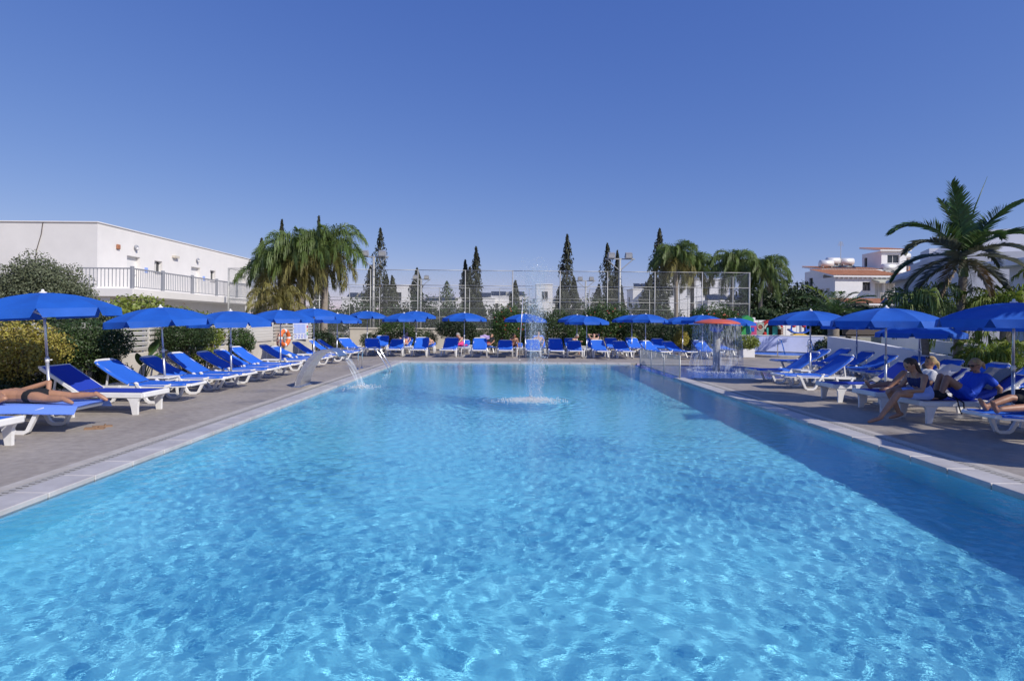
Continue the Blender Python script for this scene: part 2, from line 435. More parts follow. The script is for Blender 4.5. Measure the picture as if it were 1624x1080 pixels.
def flat(name, loops, z, m):
    tri = tessellate_polygon([[Vector((x, y, 0)) for x, y in lp] for lp in loops])
    vs = [(x, y, z) for lp in loops for x, y in lp]
    me = bpy.data.meshes.new(name); me.from_pydata(vs, [], tri); me.materials.append(M[m])
    bm = bmesh.new(); bm.from_mesh(me)
    for f in bm.faces:
        if f.normal.z < 0: f.normal_flip()
    bm.to_mesh(me); bm.free()
    return link(name, me)
_dn = M['deck'].node_tree; _bs = _dn.nodes['Principled BSDF']; _base = _bs.inputs['Base Color'].links[0].from_socket
_gp = _dn.nodes.new('ShaderNodeNewGeometry'); _wn = _dn.nodes.new('ShaderNodeTexNoise'); _wn.inputs['Scale'].default_value = .55; _wn.inputs['Detail'].default_value = 5
_dn.links.new(_gp.outputs['Position'], _wn.inputs['Vector'])
_rm = _dn.nodes.new('ShaderNodeMapRange'); _rm.inputs['From Min'].default_value = .56; _rm.inputs['From Max'].default_value = .64; _dn.links.new(_wn.outputs[0], _rm.inputs['Value'])
_fs = _dn.nodes.new('ShaderNodeTexNoise'); _fs.inputs['Scale'].default_value = 9; _fs.inputs['Detail'].default_value = 8; _dn.links.new(_gp.outputs['Position'], _fs.inputs['Vector'])
_sp = _dn.nodes.new('ShaderNodeMapRange'); _sp.inputs['From Min'].default_value = .3; _sp.inputs['From Max'].default_value = .75; _sp.inputs['To Min'].default_value = .80; _sp.inputs['To Max'].default_value = 1.12; _dn.links.new(_fs.outputs[0], _sp.inputs['Value'])
_dk = _dn.nodes.new('ShaderNodeMapRange'); _dk.inputs['To Min'].default_value = 1.0; _dk.inputs['To Max'].default_value = .78; _dn.links.new(_rm.outputs[0], _dk.inputs['Value'])
_mm = _dn.nodes.new('ShaderNodeMath'); _mm.operation = 'MULTIPLY'; _dn.links.new(_sp.outputs[0], _mm.inputs[0]); _dn.links.new(_dk.outputs[0], _mm.inputs[1])
_hv = _dn.nodes.new('ShaderNodeHueSaturation'); _dn.links.new(_base, _hv.inputs['Color']); _dn.links.new(_mm.outputs[0], _hv.inputs['Value']); _dn.links.new(_hv.outputs[0], _bs.inputs['Base Color'])
_rr = _dn.nodes.new('ShaderNodeMapRange'); _rr.inputs['To Min'].default_value = .66; _rr.inputs['To Max'].default_value = .30; _dn.links.new(_rm.outputs[0], _rr.inputs['Value']); _dn.links.new(_rr.outputs[0], _bs.inputs['Roughness'])
struct(flat('deck', [outer, hole_main], 0.0, 'deck'))
big = [(-700, -400), (700, -400), (700, 1400), (-700, 1400)]
struct(flat('ground', [big, [(x, y) for x, y in outer]], -.012, 'ground'))

# main basin
mb = MB()
mb.add([(X0, Y0, -DEPTH), (X1, Y0, -DEPTH), (X1, Y1, -DEPTH), (X0, Y1, -DEPTH)], [(0, 1, 2, 3)])
pf = struct(mb.build('pool_floor', 'pool_tile'))
mb = MB()
for a, b in (((X0, Y0), (X0, Y1)), ((X0, Y1), (X1, Y1)), ((X1, Y1), (X1, Y0)), ((X1, Y0), (X0, Y0))):
    mb.add([(*a, -DEPTH), (*b, -DEPTH), (*b, -.112), (*a, -.112)], [(0, 1, 2, 3)])
pw = struct(mb.build('pool_wall', 'pool_tile'))
for o in (pf, pw): o.cycles.is_caustics_receiver = True
# shallow basin
kid = [(X1 + .25, KY0)] + [(KX1 - 1.4, KY0), (KX1 - .6, KY0 + .35), (KX1 - .15, KY0 + 1.1), (KX1, KY0 + 2.4), (KX1 - .12, KY1 - 1.3), (KX1 - .6, KY1 - .3), (KX1 - 1.4, KY1)] + [(X1 + .25, KY1)]
kf = struct(flat('shallow_pool_floor', [kid], -.42, 'kids_tile'))
mb = MB()
for i in range(len(kid)):
    a, b = kid[i], kid[(i + 1) % len(kid)]
    top = -.07 if i == len(kid) - 1 else -.01
    mb.add([(*a, -.42), (*b, -.42), (*b, top), (*a, top)], [(0, 1, 2, 3)])
kw = struct(mb.build('shallow_pool_wall', 'kids_tile'))
mb = MB(); mb.box(X1 + .001, X1 + .249, KY0 - .2, KY1, -.5, -.075)
ks = struct(mb.build('pool_divider', 'kids_tile'))
for o in (kf, kw, ks): o.cycles.is_caustics_receiver = True
# rim of the shallow pool: one band following the outline
ring_out = [(KX1 - 1.4, KY0 - .3), (KX1 - .4, KY0 + .1), (KX1 + .1, KY0 + 1.0), (KX1 + .3, KY0 + 2.4), (KX1 + .15, KY1 - 1.2), (KX1 - .5, KY1 + .05), (KX1 - 1.3, KY1 + .3)]
ring_in = kid[1:8]
mb = MB()
ins = [(X1 + CW, KY0)] + ring_in + [(X1 + .3, KY1)]; outs = [(X1 + CW, KY0 - .3)] + ring_out + [(X1 + .3, KY1 + .62)]
for i in range(len(ins) - 1):
    a, b, c, d = ins[i], ins[i + 1], outs[i + 1], outs[i]
    mb.add([(*a, .006), (*b, .006), (*c, .006), (*d, .006), (*a, -.08), (*b, -.08)], [(0, 1, 2, 3), (0, 4, 5, 1)])
struct(mb.build('shallow_pool_rim', 'edge_band'))
# coping slabs, drain with slots, outer band
cop = struct(link('pool_coping', None))
mb = MB(); mb.cbox(-.170, .170, -.294, .294, -.12, .012, .008); slab = mb.mesh('coping_slab', 'coping')
mb = MB(); mb.cbox(-.170, .170, -.244, .244, -.12, .012, .008); slab_s = mb.mesh('coping_slab', 'coping')
random.seed(5)
def slab_at(x, y, rz, me=slab):
    link('coping_slab', me, cop, (x, y, random.uniform(-.0015, .0015)), (random.uniform(-.002, .002), 0, rz + random.uniform(-.003, .003)))
k = 0; y = Y0 + .3
while y < Y1 + .28:
    slab_at(X0 - .17, y, 0)
    if y < KY0 - .25: slab_at(X1 + .17, y, 0)
    y += .6
x = X0 + .1
while x < X1 + .2: slab_at(x, Y1 + .17, PI / 2, slab_s); slab_at(x, Y0 - .17, PI / 2, slab_s); x += .5
slab_at(X0 - .17, Y1 + .17 + .4, PI / 2)
mb = MB(); mb.box(X0 - .62, X0 - .49, Y0 - .62, Y1 + .62, -.1, .004); mb.box(X1 + .49, X1 + .62, Y0 - .62, KY0 - .3, -.1, .004)
mb.box(X0 - .49, X1 + .3, Y1 + .49, Y1 + .62, -.1, .004); mb.box(X0 - .49, X1 + .49, Y0 - .62, Y0 - .49, -.1, .004)
struct(mb.build('edge_band', 'edge_band'))
mb = MB(); mb.box(X0 - .488, X0 - .344, Y0 - .3, Y1 + .35, -.1, .002); mb.box(X1 + .344, X1 + .488, Y0 - .3, KY0 - .3, -.1, .002); mb.box(X0 - .344, X1 + .3, Y1 + .344, Y1 + .488, -.1, .002)
dr = struct(mb.build('overflow_drain', 'grate'))
mb = MB()
yy = 2.5
while yy < 23.0:
    mb.box(X0 - .445, X0 - .385, yy, yy + .012, -.02, .0045)
    if yy < 16.9: mb.box(X1 + .385, X1 + .445, yy, yy + .012, -.02, .0045)
    yy += .075
o = mb.build('drain_slots', 'slot', dr); o['kind'] = 'stuff'

# water surface
rngw = np.random.default_rng(11)
def wave_params(k):
    P = []
    for i in range(k):
        lam = .085 * (.29 / .085) ** rngw.random()
        P.append((2 * PI / lam, rngw.normal(1.25, 1.15), rngw.random() * 6.28, .00066 * lam * (lam / .3) ** -.15, i))
    return P
WP = wave_params(80)
def wave(X, Y):
    Z = np.zeros_like(X); wx = .22 * np.sin(.9 * X + .6 * Y) + .12 * np.sin(2.1 * Y - X); wy = .2 * np.sin(.8 * Y - .5 * X + 1) + .1 * np.sin(2.3 * X + .4)
    for k, th, ph, a, i in WP:
        Z += a * np.sin(k * ((X + wx) * math.cos(th) + (Y + wy) * math.sin(th)) + ph + 1.3 * np.sin(.55 * X + i) + 1.1 * np.sin(.5 * Y + 2 * i))
    patch = .85 + .35 * np.sin(.45 * X + .8) * np.sin(.38 * Y + .3) + .2 * np.sin(1.1 * X + .7 * Y)
    Z *= patch
    for cx, cy, am, w in ((.5, 12.3, .012, 1.1), (-3.75, 14.3, .010, .55), (7.5, 20.4, .008, 1.2)):
        r = np.hypot(X - cx, Y - cy)
        Z += am * np.sin(2 * PI * r / .24) * np.exp(-(r / w) ** 2) * .55
    return Z
def water(name, x0, x1, y0, y1, step, m='water', clip=None):
    nx, ny = int((x1 - x0) / step) + 2, int((y1 - y0) / step) + 2
    X, Y = np.meshgrid(np.linspace(x0, x1, nx), np.linspace(y0, y1, ny)); Z = wave(X, Y) + WL
    V = np.stack([X, Y, Z], -1).reshape(-1, 3); I = np.arange(nx * ny).reshape(ny, nx)
    F = np.stack([I[:-1, :-1], I[:-1, 1:], I[1:, 1:], I[1:, :-1]], -1).reshape(-1, 4)
    if clip is not None:
        c = V[F].mean(1); F = F[clip(c[:, 0], c[:, 1])]
        u, inv = np.unique(F, return_inverse=True); V = V[u]; F = inv.reshape(-1, 4)
    o = struct(link(name, npmesh(name, V, F, m, True))); o.cycles.is_caustics_caster = True; return o
water('pool_water', X0, X1, Y0, Y1, .020)
def kclip(x, y):
    inside = np.zeros(len(x), bool); pts = [(X1, KY0)] + kid[1:8] + [(X1, KY1)]
    n = len(pts)
    for i in range(n):
        (ax, ay), (bx, by) = pts[i], pts[(i + 1) % n]
        c = ((ay > y) != (by > y)) & (x < (bx - ax) * (y - ay) / (by - ay + 1e-12) + ax); inside ^= c
    return inside
water('shallow_pool_water', X1, KX1 + .1, KY0, KY1, .05, clip=kclip)

# ================================================================== FURNITURE
random.seed(21)
LC = {}
def lounger_proto(kind, ang, sling):
    """head at -x, foot at +x, origin on the ground under the middle"""
    key = (kind, ang, sling)
    if key in LC: return LC[key]
    parts = []
    a = R(ang); hx, hz, BL = -.22, .37, .80
    ca, sa = math.cos(a), math.sin(a)
    def bp(u, y, off=0.): return (hx - u * ca - off * sa, y, hz + u * sa - off * ca)      # point on the backrest plane
    if kind == 'B':
        for s in (-1, 1):
            mb = MB(); mb.tube([(-.92, s * .30, .30), (-.5, s * .315, .31), (0, s * .325, .325), (.5, s * .325, .335), (.86, s * .315, .35), (.95, s * .28, .36)], [1, 1, 1, 1, 1, .8], sq=(.045, .062)); parts.append(('side_rail', mb.mesh('side_rail', 'white_plastic'), None))
            mb = MB(); mb.tube([(.60, s * .335, .365), (.51, s * .345, .33), (.45, s * .35, .19), (.385, s * .355, .05), (.33, s * .355, .022), (.20, s * .355, .022), (.145, s * .355, .05), (.05, s * .35, .21), (-.03, s * .345, .33), (-.08, s * .33, .385)], [.8, 1.1, 1.05, 1, 1, 1, 1, 1, 1.05, .9], sq=(.05, .05)); parts.append(('leg', mb.mesh('leg', 'white_plastic'), None))
            mb = MB(); mb.tube([(-.40, s * .325, .34), (-.45, s * .34, .19), (-.52, s * .35, .04), (-.57, s * .35, .022), (-.66, s * .35, .022), (-.71, s * .35, .05), (-.78, s * .335, .19), (-.84, s * .315, .31)], 1, sq=(.05, .048)); parts.append(('leg', mb.mesh('leg', 'white_plastic'), None))
        mb = MB(); mb.cbox(.90, .985, -.30, .30, .325, .375, .014); parts.append(('foot_bar', mb.mesh('foot_bar', 'white_plastic'), None))
        for cb in ((-.93, -.88, -.29, .29, .28, .325), (-.25, -.20, -.31, .31, .29, .325)): mb = MB(); mb.box(*cb); parts.append(('cross_bar', mb.mesh('cross_bar', 'white_plastic'), None))
        # fabric that wraps the side rails
        def sheet(pf, n):
            vs = []; fs = []; ys = (-.352, -.35, -.335, -.25, 0, .25, .335, .35, .352); dz = (-.03, -.014, .006, .0, -.012, .0, .006, -.014, -.03)
            for i in range(n + 1):
                for y, d in zip(ys, dz): vs.append(pf(i / n, y, d))
            k = len(ys)
            for i in range(n):
                for j in range(k - 1): fs.append((i * k + j, i * k + j + 1, (i + 1) * k + j + 1, (i + 1) * k + j))
            return vs, fs
        mb = MB(); mb.add(*sheet(lambda u, y, d: (.90 - 1.11 * u, y * (.96 if u < .05 else 1), .385 - .01 * u - .018 * math.sin(PI * u) + d), 12)); parts.append(('seat_sling', mb.mesh('seat_sling', sling, True), None))
        mb = MB(); mb.add(*sheet(lambda u, y, d: bp(.01 + BL * u, y * (1 - .10 * max(0, u - .8) * 5), -(d + .012 - .02 * math.sin(PI * u))), 8)); parts.append(('backrest_sling', mb.mesh('backrest_sling', sling, True), None))
        mb = MB()
        for s in (-1, 1): mb.tube([bp(-.02, s * .30, .03), bp(.4, s * .315, .03), bp(.74, s * .31, .02), bp(.83, s * .25, .005)], 1, sq=(.04, .05))
        mb.tube([bp(.80, -.30, .01), bp(.845, -.22, 0), bp(.85, 0, 0), bp(.845, .22, 0), bp(.80, .30, .01)], .026, 8)
        parts.append(('backrest_frame', mb.mesh('backrest_frame', 'white_plastic', True), None))
    else:
        for s in (-1, 1):
            mb = MB(); mb.cbox(-.93, .93, s * .335 - .03, s * .335 + .03, .285, .375, .012); parts.append(('side_rail', mb.mesh('side_rail', 'white_plastic'), None))
            for lx, q in ((.76, 1), (-.66, -1)):
                mb = MB(); z = [(.30, .125), (.23, .075), (.12, .055), (.0, .045)]
                vs = [(lx + q * .03 * (1 - zz / .3) + w * sx, s * .325 + sy * (.022 + .006 * zz / .3), zz) for zz, w in z for sx, sy in ((-1, -1), (1, -1), (1, 1), (-1, 1))]
                fs = [(i * 4 + j, i * 4 + (j + 1) % 4, (i + 1) * 4 + (j + 1) % 4, (i + 1) * 4 + j) for i in range(3) for j in range(4)] + [(12, 13, 14, 15), (3, 2, 1, 0)]
                mb.add(vs, fs); parts.append(('leg', mb.mesh('leg', 'white_plastic'), None))
        mb = MB(); mb.cbox(.90, .965, -.36, .36, .292, .385, .015); mb2 = mb; parts.append(('foot_bar', mb2.mesh('foot_bar', 'white_plastic'), None))
        for cb in ((-.92, -.86, -.30, .30, .30, .36), (-.26, -.20, -.305, .305, .30, .345)): mb = MB(); mb.box(*cb); parts.append(('cross_bar', mb.mesh('cross_bar', 'white_plastic'), None))
        vs = []; fs = []
        for i in range(11):
            for y in (-.303, -.15, 0, .15, .303): vs.append((.895 - 1.1 * i / 10, y, .381 - .014 * math.cos(y / .303 * PI / 2) * math.sin(PI * i / 10)))
        for i in range(10):
            for j in range(4): fs.append((i * 5 + j, i * 5 + j + 1, i * 5 + j + 6, i * 5 + j + 5))
        mb = MB(); mb.add(vs, fs); parts.append(('seat_sling', mb.mesh('seat_sling', sling, True), None))
        vs = [bp(.02 + .78 * i / 8, y, .012 * math.cos(y / .3 * PI / 2) * math.sin(PI * i / 8) - .01) for i in range(9) for y in (-.30, -.15, 0, .15, .30)]
        mb = MB(); mb.add(vs, [(i * 5 + j, i * 5 + j + 1, i * 5 + j + 6, i * 5 + j + 5) for i in range(8) for j in range(4)]); parts.append(('backrest_sling', mb.mesh('backrest_sling', sling, True), None))
        mb = MB()
        for s in (-1, 1): mb.tube([bp(-.01, s * .315, .02), bp(.78, s * .315, .02)], 1, sq=(.035, .05))
        mb.tube([bp(.80, -.325, .01), bp(.80, .325, .01)], 1, sq=(.05, .04)); parts.append(('backrest_frame', mb.mesh('backrest_frame', 'white_plastic'), None))
    if ang > 12:
        for s in (-1, 1):
            mb = MB(); e = bp(.52, s * .24, .04); mb.tube([e, (hx - .52 * ca - .05 - .08 * (1 - ca), s * .24, .315)], 1, sq=(.022, .03)); parts.append(('support_strut', mb.mesh('support_strut', 'white_plastic'), None))
    if kind == 'B':
        for s in (-1, 1): mb = MB(); mb.ball((-.085, s * .335, .385), (.045, .03, .028), 8, 6); parts.append(('armrest_stub', mb.mesh('armrest_stub', 'white_plastic', True), None))
    LC[key] = parts; return parts

def lounger(x, y, rz, label, kind='B', ang=42, sling='sling_blue', group=None):
    t = thing('sun_lounger', label, 'sun lounger', (x, y, 0), rz, group)
    for n, me, _ in lounger_proto(kind, ang, sling): link(n, me, t)
    return t

# --- row along the slatted fence (feet to the pool)
GL = 'loungers along the slatted fence'
left = [(7.05, 'A', 30, 0), (8.42, 'B', 6, .02), (10.15, 'A', 33, -.015), (11.5, 'B', 32, .01), (12.95, 'B', 30, .03), (13.82, 'B', 33, -.02), (15.15, 'B', 30, .02),
        (16.05, 'B', 30, 0), (16.95, 'B', 34, -.02), (19.0, 'B', 32, .02), (20.1, 'B', 24, .0), (21.8, 'B', 32, -.02), (23.55, 'B', 34, .05), (24.75, 'B', 32, .1)]
left_lbl = ['white sun lounger with a wide plastic rim lying beside the sunbather in black briefs', 'sun lounger laid flat under a light blue towel and the sunbather in black briefs',
            'sun lounger with straight flared legs and navy backrest right after the sunbather\'s parasol']
for i, (y, kd, ang, rz) in enumerate(left):
    lb = left_lbl[i] if i < 3 else f'{ORD[i - 3]} bright blue sling lounger after the straight-legged one along the slatted fence'
    lounger(-7.2 + random.uniform(-.05, .05), y, rz, lb, kd, ang, 'sling_navy' if i == 2 else 'sling_blue', GL)
# --- front line of the far row (feet to the pool, facing the camera end)
GB = 'loungers lined up at the far pool edge'
back = [(-7.35, 27.3, -.75), (-6.35, 27.0, -1.25), (-5.3, 26.95, -1.5), (-4.14, 26.9, -1.57), (-2.75, 26.9, -1.62), (-1.32, 26.9, -1.55), (-.1, 26.9, -1.57), (1.22, 26.9, -1.57), (2.3, 26.9, -1.6), (3.2, 26.95, -1.62),
        (4.39, 26.9, -1.55), (5.51, 26.95, -1.5), (7.0, 27.0, -1.25), (8.15, 27.0, -1.2), (9.5, 27.0, -1.45)]
for i, (x, y, rz) in enumerate(back):
    lounger(x, y, rz, f'{ORD[i]} lounger counted from the ladder corner in the line at the far pool edge', 'B', random.choice((28, 30, 32, 36)), 'sling_blue', GB)
GB2 = 'loungers in the line behind, by the hedge'
back2 = [(-8.3, 29.6, -.9, 46), (-6.65, 29.8, -1.5, 50), (-5.45, 29.9, -1.6, 40), (-4.2, 29.9, -1.55, 12), (-2.35, 29.7, -1.57, 30), (-1.1, 29.8, -1.2, 34), (.45, 29.8, -1.6, 16), (1.65, 29.7, -1.57, 54), (3.45, 29.8, -1.5, 44), (4.6, 29.8, -1.6, 46), (5.6, 29.7, -1.5, 48), (6.75, 29.7, -1.45, 50), (8.1, 29.7, -1.5, 46), (10.2, 29.4, -1.6, 40), (11.3, 29.3, -1.4, 20)]
for i, (x, y, rz, an) in enumerate(back2):
    lounger(x, y, rz, f'{ORD[i]} lounger counted from the noticeboard in the second line against the hedge', 'B', max(10, int(an * .72)), 'sling_blue', GB2)
# --- right side, front line
GR = 'loungers beside the shallow pool and right edge'
right = [(16.35, 'B', 36, 0), (14.75, 'B', 37, .01), (12.5, 'A', 36, -.02), (11.15, 'A', 36, .015), (9.95, 'A', 34, 0), (8.42, 'B', 8, .01)]
rl = ['blue sling lounger at the rim nearest the shallow pool', 'blue sling lounger under the shaded disc of the first right-hand parasol', 'straight-legged white lounger with a grey towel and navy seat, empty',
      'white lounger carrying the woman in a white top with fair hair', 'white straight-legged lounger shared by two women in blue', 'curved-leg lounger carrying the stretched-out bare legs']
for (y, kd, ang, rz), lb in zip(right, rl):
    lounger(7.93, y, PI + rz, lb, kd, ang, 'sling_navy' if kd == 'A' else 'sling_blue', GR)
GR2 = 'loungers before the curved white wall'
for i, (x, y) in enumerate(((10.6, 20.6), (10.7, 19.5), (10.7, 18.3), (10.7, 17.25), (10.75, 16.0), (10.8, 14.9), (10.8, 13.6), (10.85, 12.5), (10.9, 11.2))):
    lounger(x, y, PI + random.uniform(-.05, .05), f'{ORD[i]} blue lounger from the spa basin in the shaded line below the curved wall', 'B', random.choice((28, 31, 34)), 'sling_blue', GR2)

# --- parasols
UC = {}
def parasol_parts(H, Rr):
    k = (H, Rr)
    if k in UC: return UC[k]
    a = PI / 8; drop = .275; P = {}
    # one cloth panel, slack between its two ribs
    def pt(u, w, extra=0.):
        r = Rr * u; ang = a * w
        z = H - .03 - drop * (u ** 2.0) - .035 * (1 - w * w) * math.sin(PI * min(u, 1)) * .8
        rr = r * (math.cos(a) / math.cos(ang) * (1 - .0) if False else 1) * (1 - .03 * (1 - w * w) * u)
        c = math.cos(a) / math.cos(ang)
        return (rr * c / math.cos(a) * math.cos(ang), rr * c / math.cos(a) * math.sin(ang), z + extra)
    us = (.03, .2, .4, .6, .8, 1.0); ws = (-1, -.66, -.33, 0, .33, .66, 1)
    vs = [pt(u, w) for u in us for w in ws]; n = len(ws)
    mb = MB(); mb.add(vs, [(i * n + j, i * n + j + 1, (i + 1) * n + j + 1, (i + 1) * n + j) for i in range(len(us) - 1) for j in range(n - 1)])
    P['canopy_panel'] = mb.mesh('canopy_panel', 'canvas_blue', True)
    vs = []
    for v in range(4):
        for j, w in enumerate(ws):
            x, y, z = pt(1.0, w * (.985 - .055 * v)); q = 1.0 + .012 * v + .006 * v * math.sin(j * 2.2)
            vs.append((x * q, y * q, z - .043 * v))
    mb = MB(); mb.add(vs, [(i * n + j, i * n + j + 1, (i + 1) * n + j + 1, (i + 1) * n + j) for i in range(3) for j in range(n - 1)])
    P['valance_flap'] = mb.mesh('valance_flap', 'canvas_blue', True)
    mb = MB(); mb.tube([(.03, 0, H - .08), (Rr * .5, 0, H - .065 - drop * .5 ** 2.0), (Rr * .985, 0, H - .055 - drop)], .008, 6); mb.tube([(.03, 0, H - .38), (Rr * .5, 0, H - .075 - drop * .5 ** 2.0)], .007, 6)
    P['rib'] = mb.mesh('rib', 'pole_metal')
    mb = MB(); mb.tube([(0, 0, 0), (0, 0, 1.0)], .024, 12); P['lower_pole'] = mb.mesh('lower_pole', 'pole_metal', True)
    mb = MB(); mb.tube([(0, 0, .98), (0, 0, H - .02)], .019, 12); P['upper_pole'] = mb.mesh('upper_pole', 'pole_metal', True)
    mb = MB(); mb.lathe([(.0, H + .03), (.014, H + .027), (.02, H + .015), (.022, H - .005), (.05, H - .015), (.055, H - .035), (.0, H - .035)], 12); P['finial'] = mb.mesh('finial', 'white_plastic', True)
    mb = MB(); mb.lathe([(.0, H - .34), (.03, H - .34), (.034, H - .38), (.03, H - .42), (0, H - .42)], 12); P['runner'] = mb.mesh('runner', 'white_plastic', True)
    mb = MB(); mb.lathe([(.0, 1.03), (.03, 1.03), (.03, .95), (0, .95)], 12); mb.tube([(.02, 0, .99), (.07, 0, .99)], .009, 6); P['clamp'] = mb.mesh('clamp', 'white_plastic', True)
    mb = MB(); mb.lathe([(0, .10), (.04, .10), (.05, .075), (.20, .06), (.23, .03), (.23, 0), (0, 0)], 18); P['base'] = mb.mesh('base', 'concrete')
    UC[k] = P; return P
def parasol(x, y, H, label, group, rz=0., lean=(0, 0), Rr=.97):
    t = thing('parasol', label, 'parasol', (x, y, 0), 0, group); t.rotation_euler = (lean[0], lean[1], rz)
    P = parasol_parts(H, Rr)
    for n in ('base', 'lower_pole', 'upper_pole', 'finial', 'runner', 'clamp'): link(n, P[n], t)
    for k in range(8):
        link('canopy_panel', P['canopy_panel'], t, None, (0, 0, k * PI / 4))
        link('valance_flap', P['valance_flap'], t, None, (0, 0, k * PI / 4))
        link('rib', P['rib'], t, None, (0, 0, k * PI / 4 + PI / 8))
    return t
GP = 'blue parasols along the slatted fence'
for i, (x, y, H, ry) in enumerate([(-7.22, 9.02, 2.08, -.06), (-7.25, 12.1, 1.93, -.06), (-7.05, 14.55, 1.9, -.02), (-7.15, 17.95, 2.0, -.01), (-7.15, 21.0, 2.12, 0), (-7.25, 24.2, 1.98, 0)]):
    parasol(x, y, H, f'{ORD[i]} blue parasol from the sunbather along the slatted fence', GP, .2 + .13 * i, (0.01, ry), .94)
GP2 = 'blue parasols at the far pool edge'
for i, (x, y, H) in enumerate([(-4.9, 27.0, 2.06), (-2.05, 27.0, 2.1), (.85, 27.2, 2.08), (3.75, 26.9, 2.0), (6.6, 27.2, 2.12), (9.35, 27.3, 2.1)]):
    parasol(x, y, H, f'{ORD[i]} blue parasol from the ladder corner over the far pool edge line', GP2, .3 + .2 * i, (0, .01 * (i % 3 - 1)))
GP3 = 'blue parasols against the hedge'
for i, (x, y, H) in enumerate([(-7.45, 30.2, 2.2), (-4.85, 30.2, 2.22), (3.7, 30.3, 2.1), (6.6, 30.2, 2.12), (9.3, 30.2, 2.05), (12.0, 30, 2.0)]):
    parasol(x, y, H, f'{ORD[i]} blue parasol from the noticeboard in the second line by the hedge', GP3, .1 + .25 * i)
GP4 = 'blue parasols on the right-hand deck'
for i, (x, y, H, rz) in enumerate([(8.25, 15.5, 2.06, .1), (7.85, 11.8, 2.04, .35), (8.05, 9.05, 2.06, .2), (8.0, 6.3, 2.05, .3)]):
    parasol(x, y, H, f'{ORD[i]} blue parasol from the shallow pool on the right-hand deck', GP4, rz)
for i, (x, y, H) in enumerate([(11.3, 18.4, 1.95), (11.3, 15.6, 1.75), (11.2, 12.6, 1.98)]):
    parasol(x, y, H, f'{ORD[i]} blue parasol from the spa basin in the line under the curved wall', 'blue parasols under the curved wall', .3 * i + .1)

# --- small white tables
mbt = MB(); mbt.cbox(-.26, .26, -.26, .26, .385, .42, .012); top_me = mbt.mesh('table_top', 'white_plastic')
mbt = MB(); mbt.tube([(0, 0, .385), (.02, .02, 0)], [1, .75], sq=(.05, .05)); leg_me = mbt.mesh('leg', 'white_plastic')
mbt = MB(); mbt.box(-.21, .21, -.215, -.20, .33, .385); mbt.box(-.21, .21, .20, .215, .33, .385); mbt.box(-.215, -.20, -.2, .2, .33, .385); mbt.box(.20, .215, -.2, .2, .33, .385); apron_me = mbt.mesh('apron', 'white_plastic')
def table(x, y, label, group, rz=0):
    t = thing('side_table', label, 'side table', (x, y, 0), rz, group); link('table_top', top_me, t); link('apron', apron_me, t)
    for k in range(4): link('leg', leg_me, t, ((.205 if k in (0, 3) else -.205), (.205 if k < 2 else -.205), 0), (0, 0, k * PI / 2))
for i, y in enumerate((9.25, 12.25, 17.9, 20.85, 24.25)): table(-7.45, y + (.02 if i else 0), f'small square white table by the {ORD[i if i < 2 else i + 1]} parasol along the slatted fence', 'white tables along the fence', .1 * i)
for i, (x, y) in enumerate(((-4.75, 27.45), (-2.0, 27.4), (.65, 27.5), (3.85, 27.5), (7.75, 27.6), (-2.1, 30.2), (3.9, 30.1), (4.9, 30.9), (7.4, 30.1), (12.2, 29.2))):
    table(x, y, f'{ORD[i]} square white table from the ladder corner among the far loungers', 'white tables among far loungers', .07 * i)
table(8.15, 15.55, 'white table at the pole of the parasol by the shallow pool', 'white tables on the right-hand deck')
table(7.9, 11.95, 'white table behind the grey towel lounger', 'white tables on the right-hand deck')
table(8.3, 9.15, 'white table beside the two women in blue', 'white tables on the right-hand deck')

# --- towels and small things
def towel(name, label, m, x, y, z, w, l, rz=0, seed=0, amp=.02, tilt=0, drop=0.):
    rng = np.random.default_rng(seed); n, k = 18, 12
    V = []; ph = rng.random(6) * 6
    for i in range(n + 1):
        for j in range(k + 1):
            u, v = i / n - .5, j / k - .5
            h = amp * (math.sin(7 * u + 5 * v + ph[0]) + math.sin(11 * v - 6 * u + ph[1]) * .7 + math.sin(15 * u + ph[2]) * .5 + 1.6) * .5
            zz = h
            if drop and abs(v) > .42: zz -= drop * (abs(v) - .42) / .08
            V.append((u * l, v * w, zz))
    top = len(V); V += [(a, b, c - .008) for a, b, c in V]
    F = [(i * (k + 1) + j, i * (k + 1) + j + 1, (i + 1) * (k + 1) + j + 1, (i + 1) * (k + 1) + j) for i in range(n) for j in range(k)]
    F += [tuple(q + top for q in reversed(f)) for f in F]
    mb = MB(); mb.add(V, F); o = mb.build(name, m, None, True, (x, y, z)); o.rotation_euler = (0, tilt, rz)
    return tag(o, label, 'towel')
towel('beach_towel', 'light blue towel spread under the prone sunbather', 'towel_blue', -7.0, 8.42, .393, .80, 1.75, .02, 1, .008, 0, .10)
towel('beach_towel', 'crumpled grey towel on the empty straight-legged lounger', 'cloth_grey', 8.0, 12.1, .40, .42, .6, .4, 4, .09)
towel('beach_towel', 'white towel hung over the backrest behind the fair-haired woman', 'towel_white', 8.55, 11.15, .70, .5, .5, PI, 5, .03, .73)
towel('beach_towel', 'grey towel draped over the backrest of the lounger carrying two women', 'cloth_grey', 8.62, 10.15, .72, .55, .55, PI, 6, .02, .70)
towel('beach_towel', 'pale patterned towel lying under the third left parasol table', 'towel_white', -7.6, 19.5, .40, .3, .4, .3, 7, .06)
towel('beach_towel', 'blue and white towel on the lounger behind the fountain jet', 'towel_blue', 1.65, 30.1, .72, .5, .6, -1.57, 8, .02, .9)
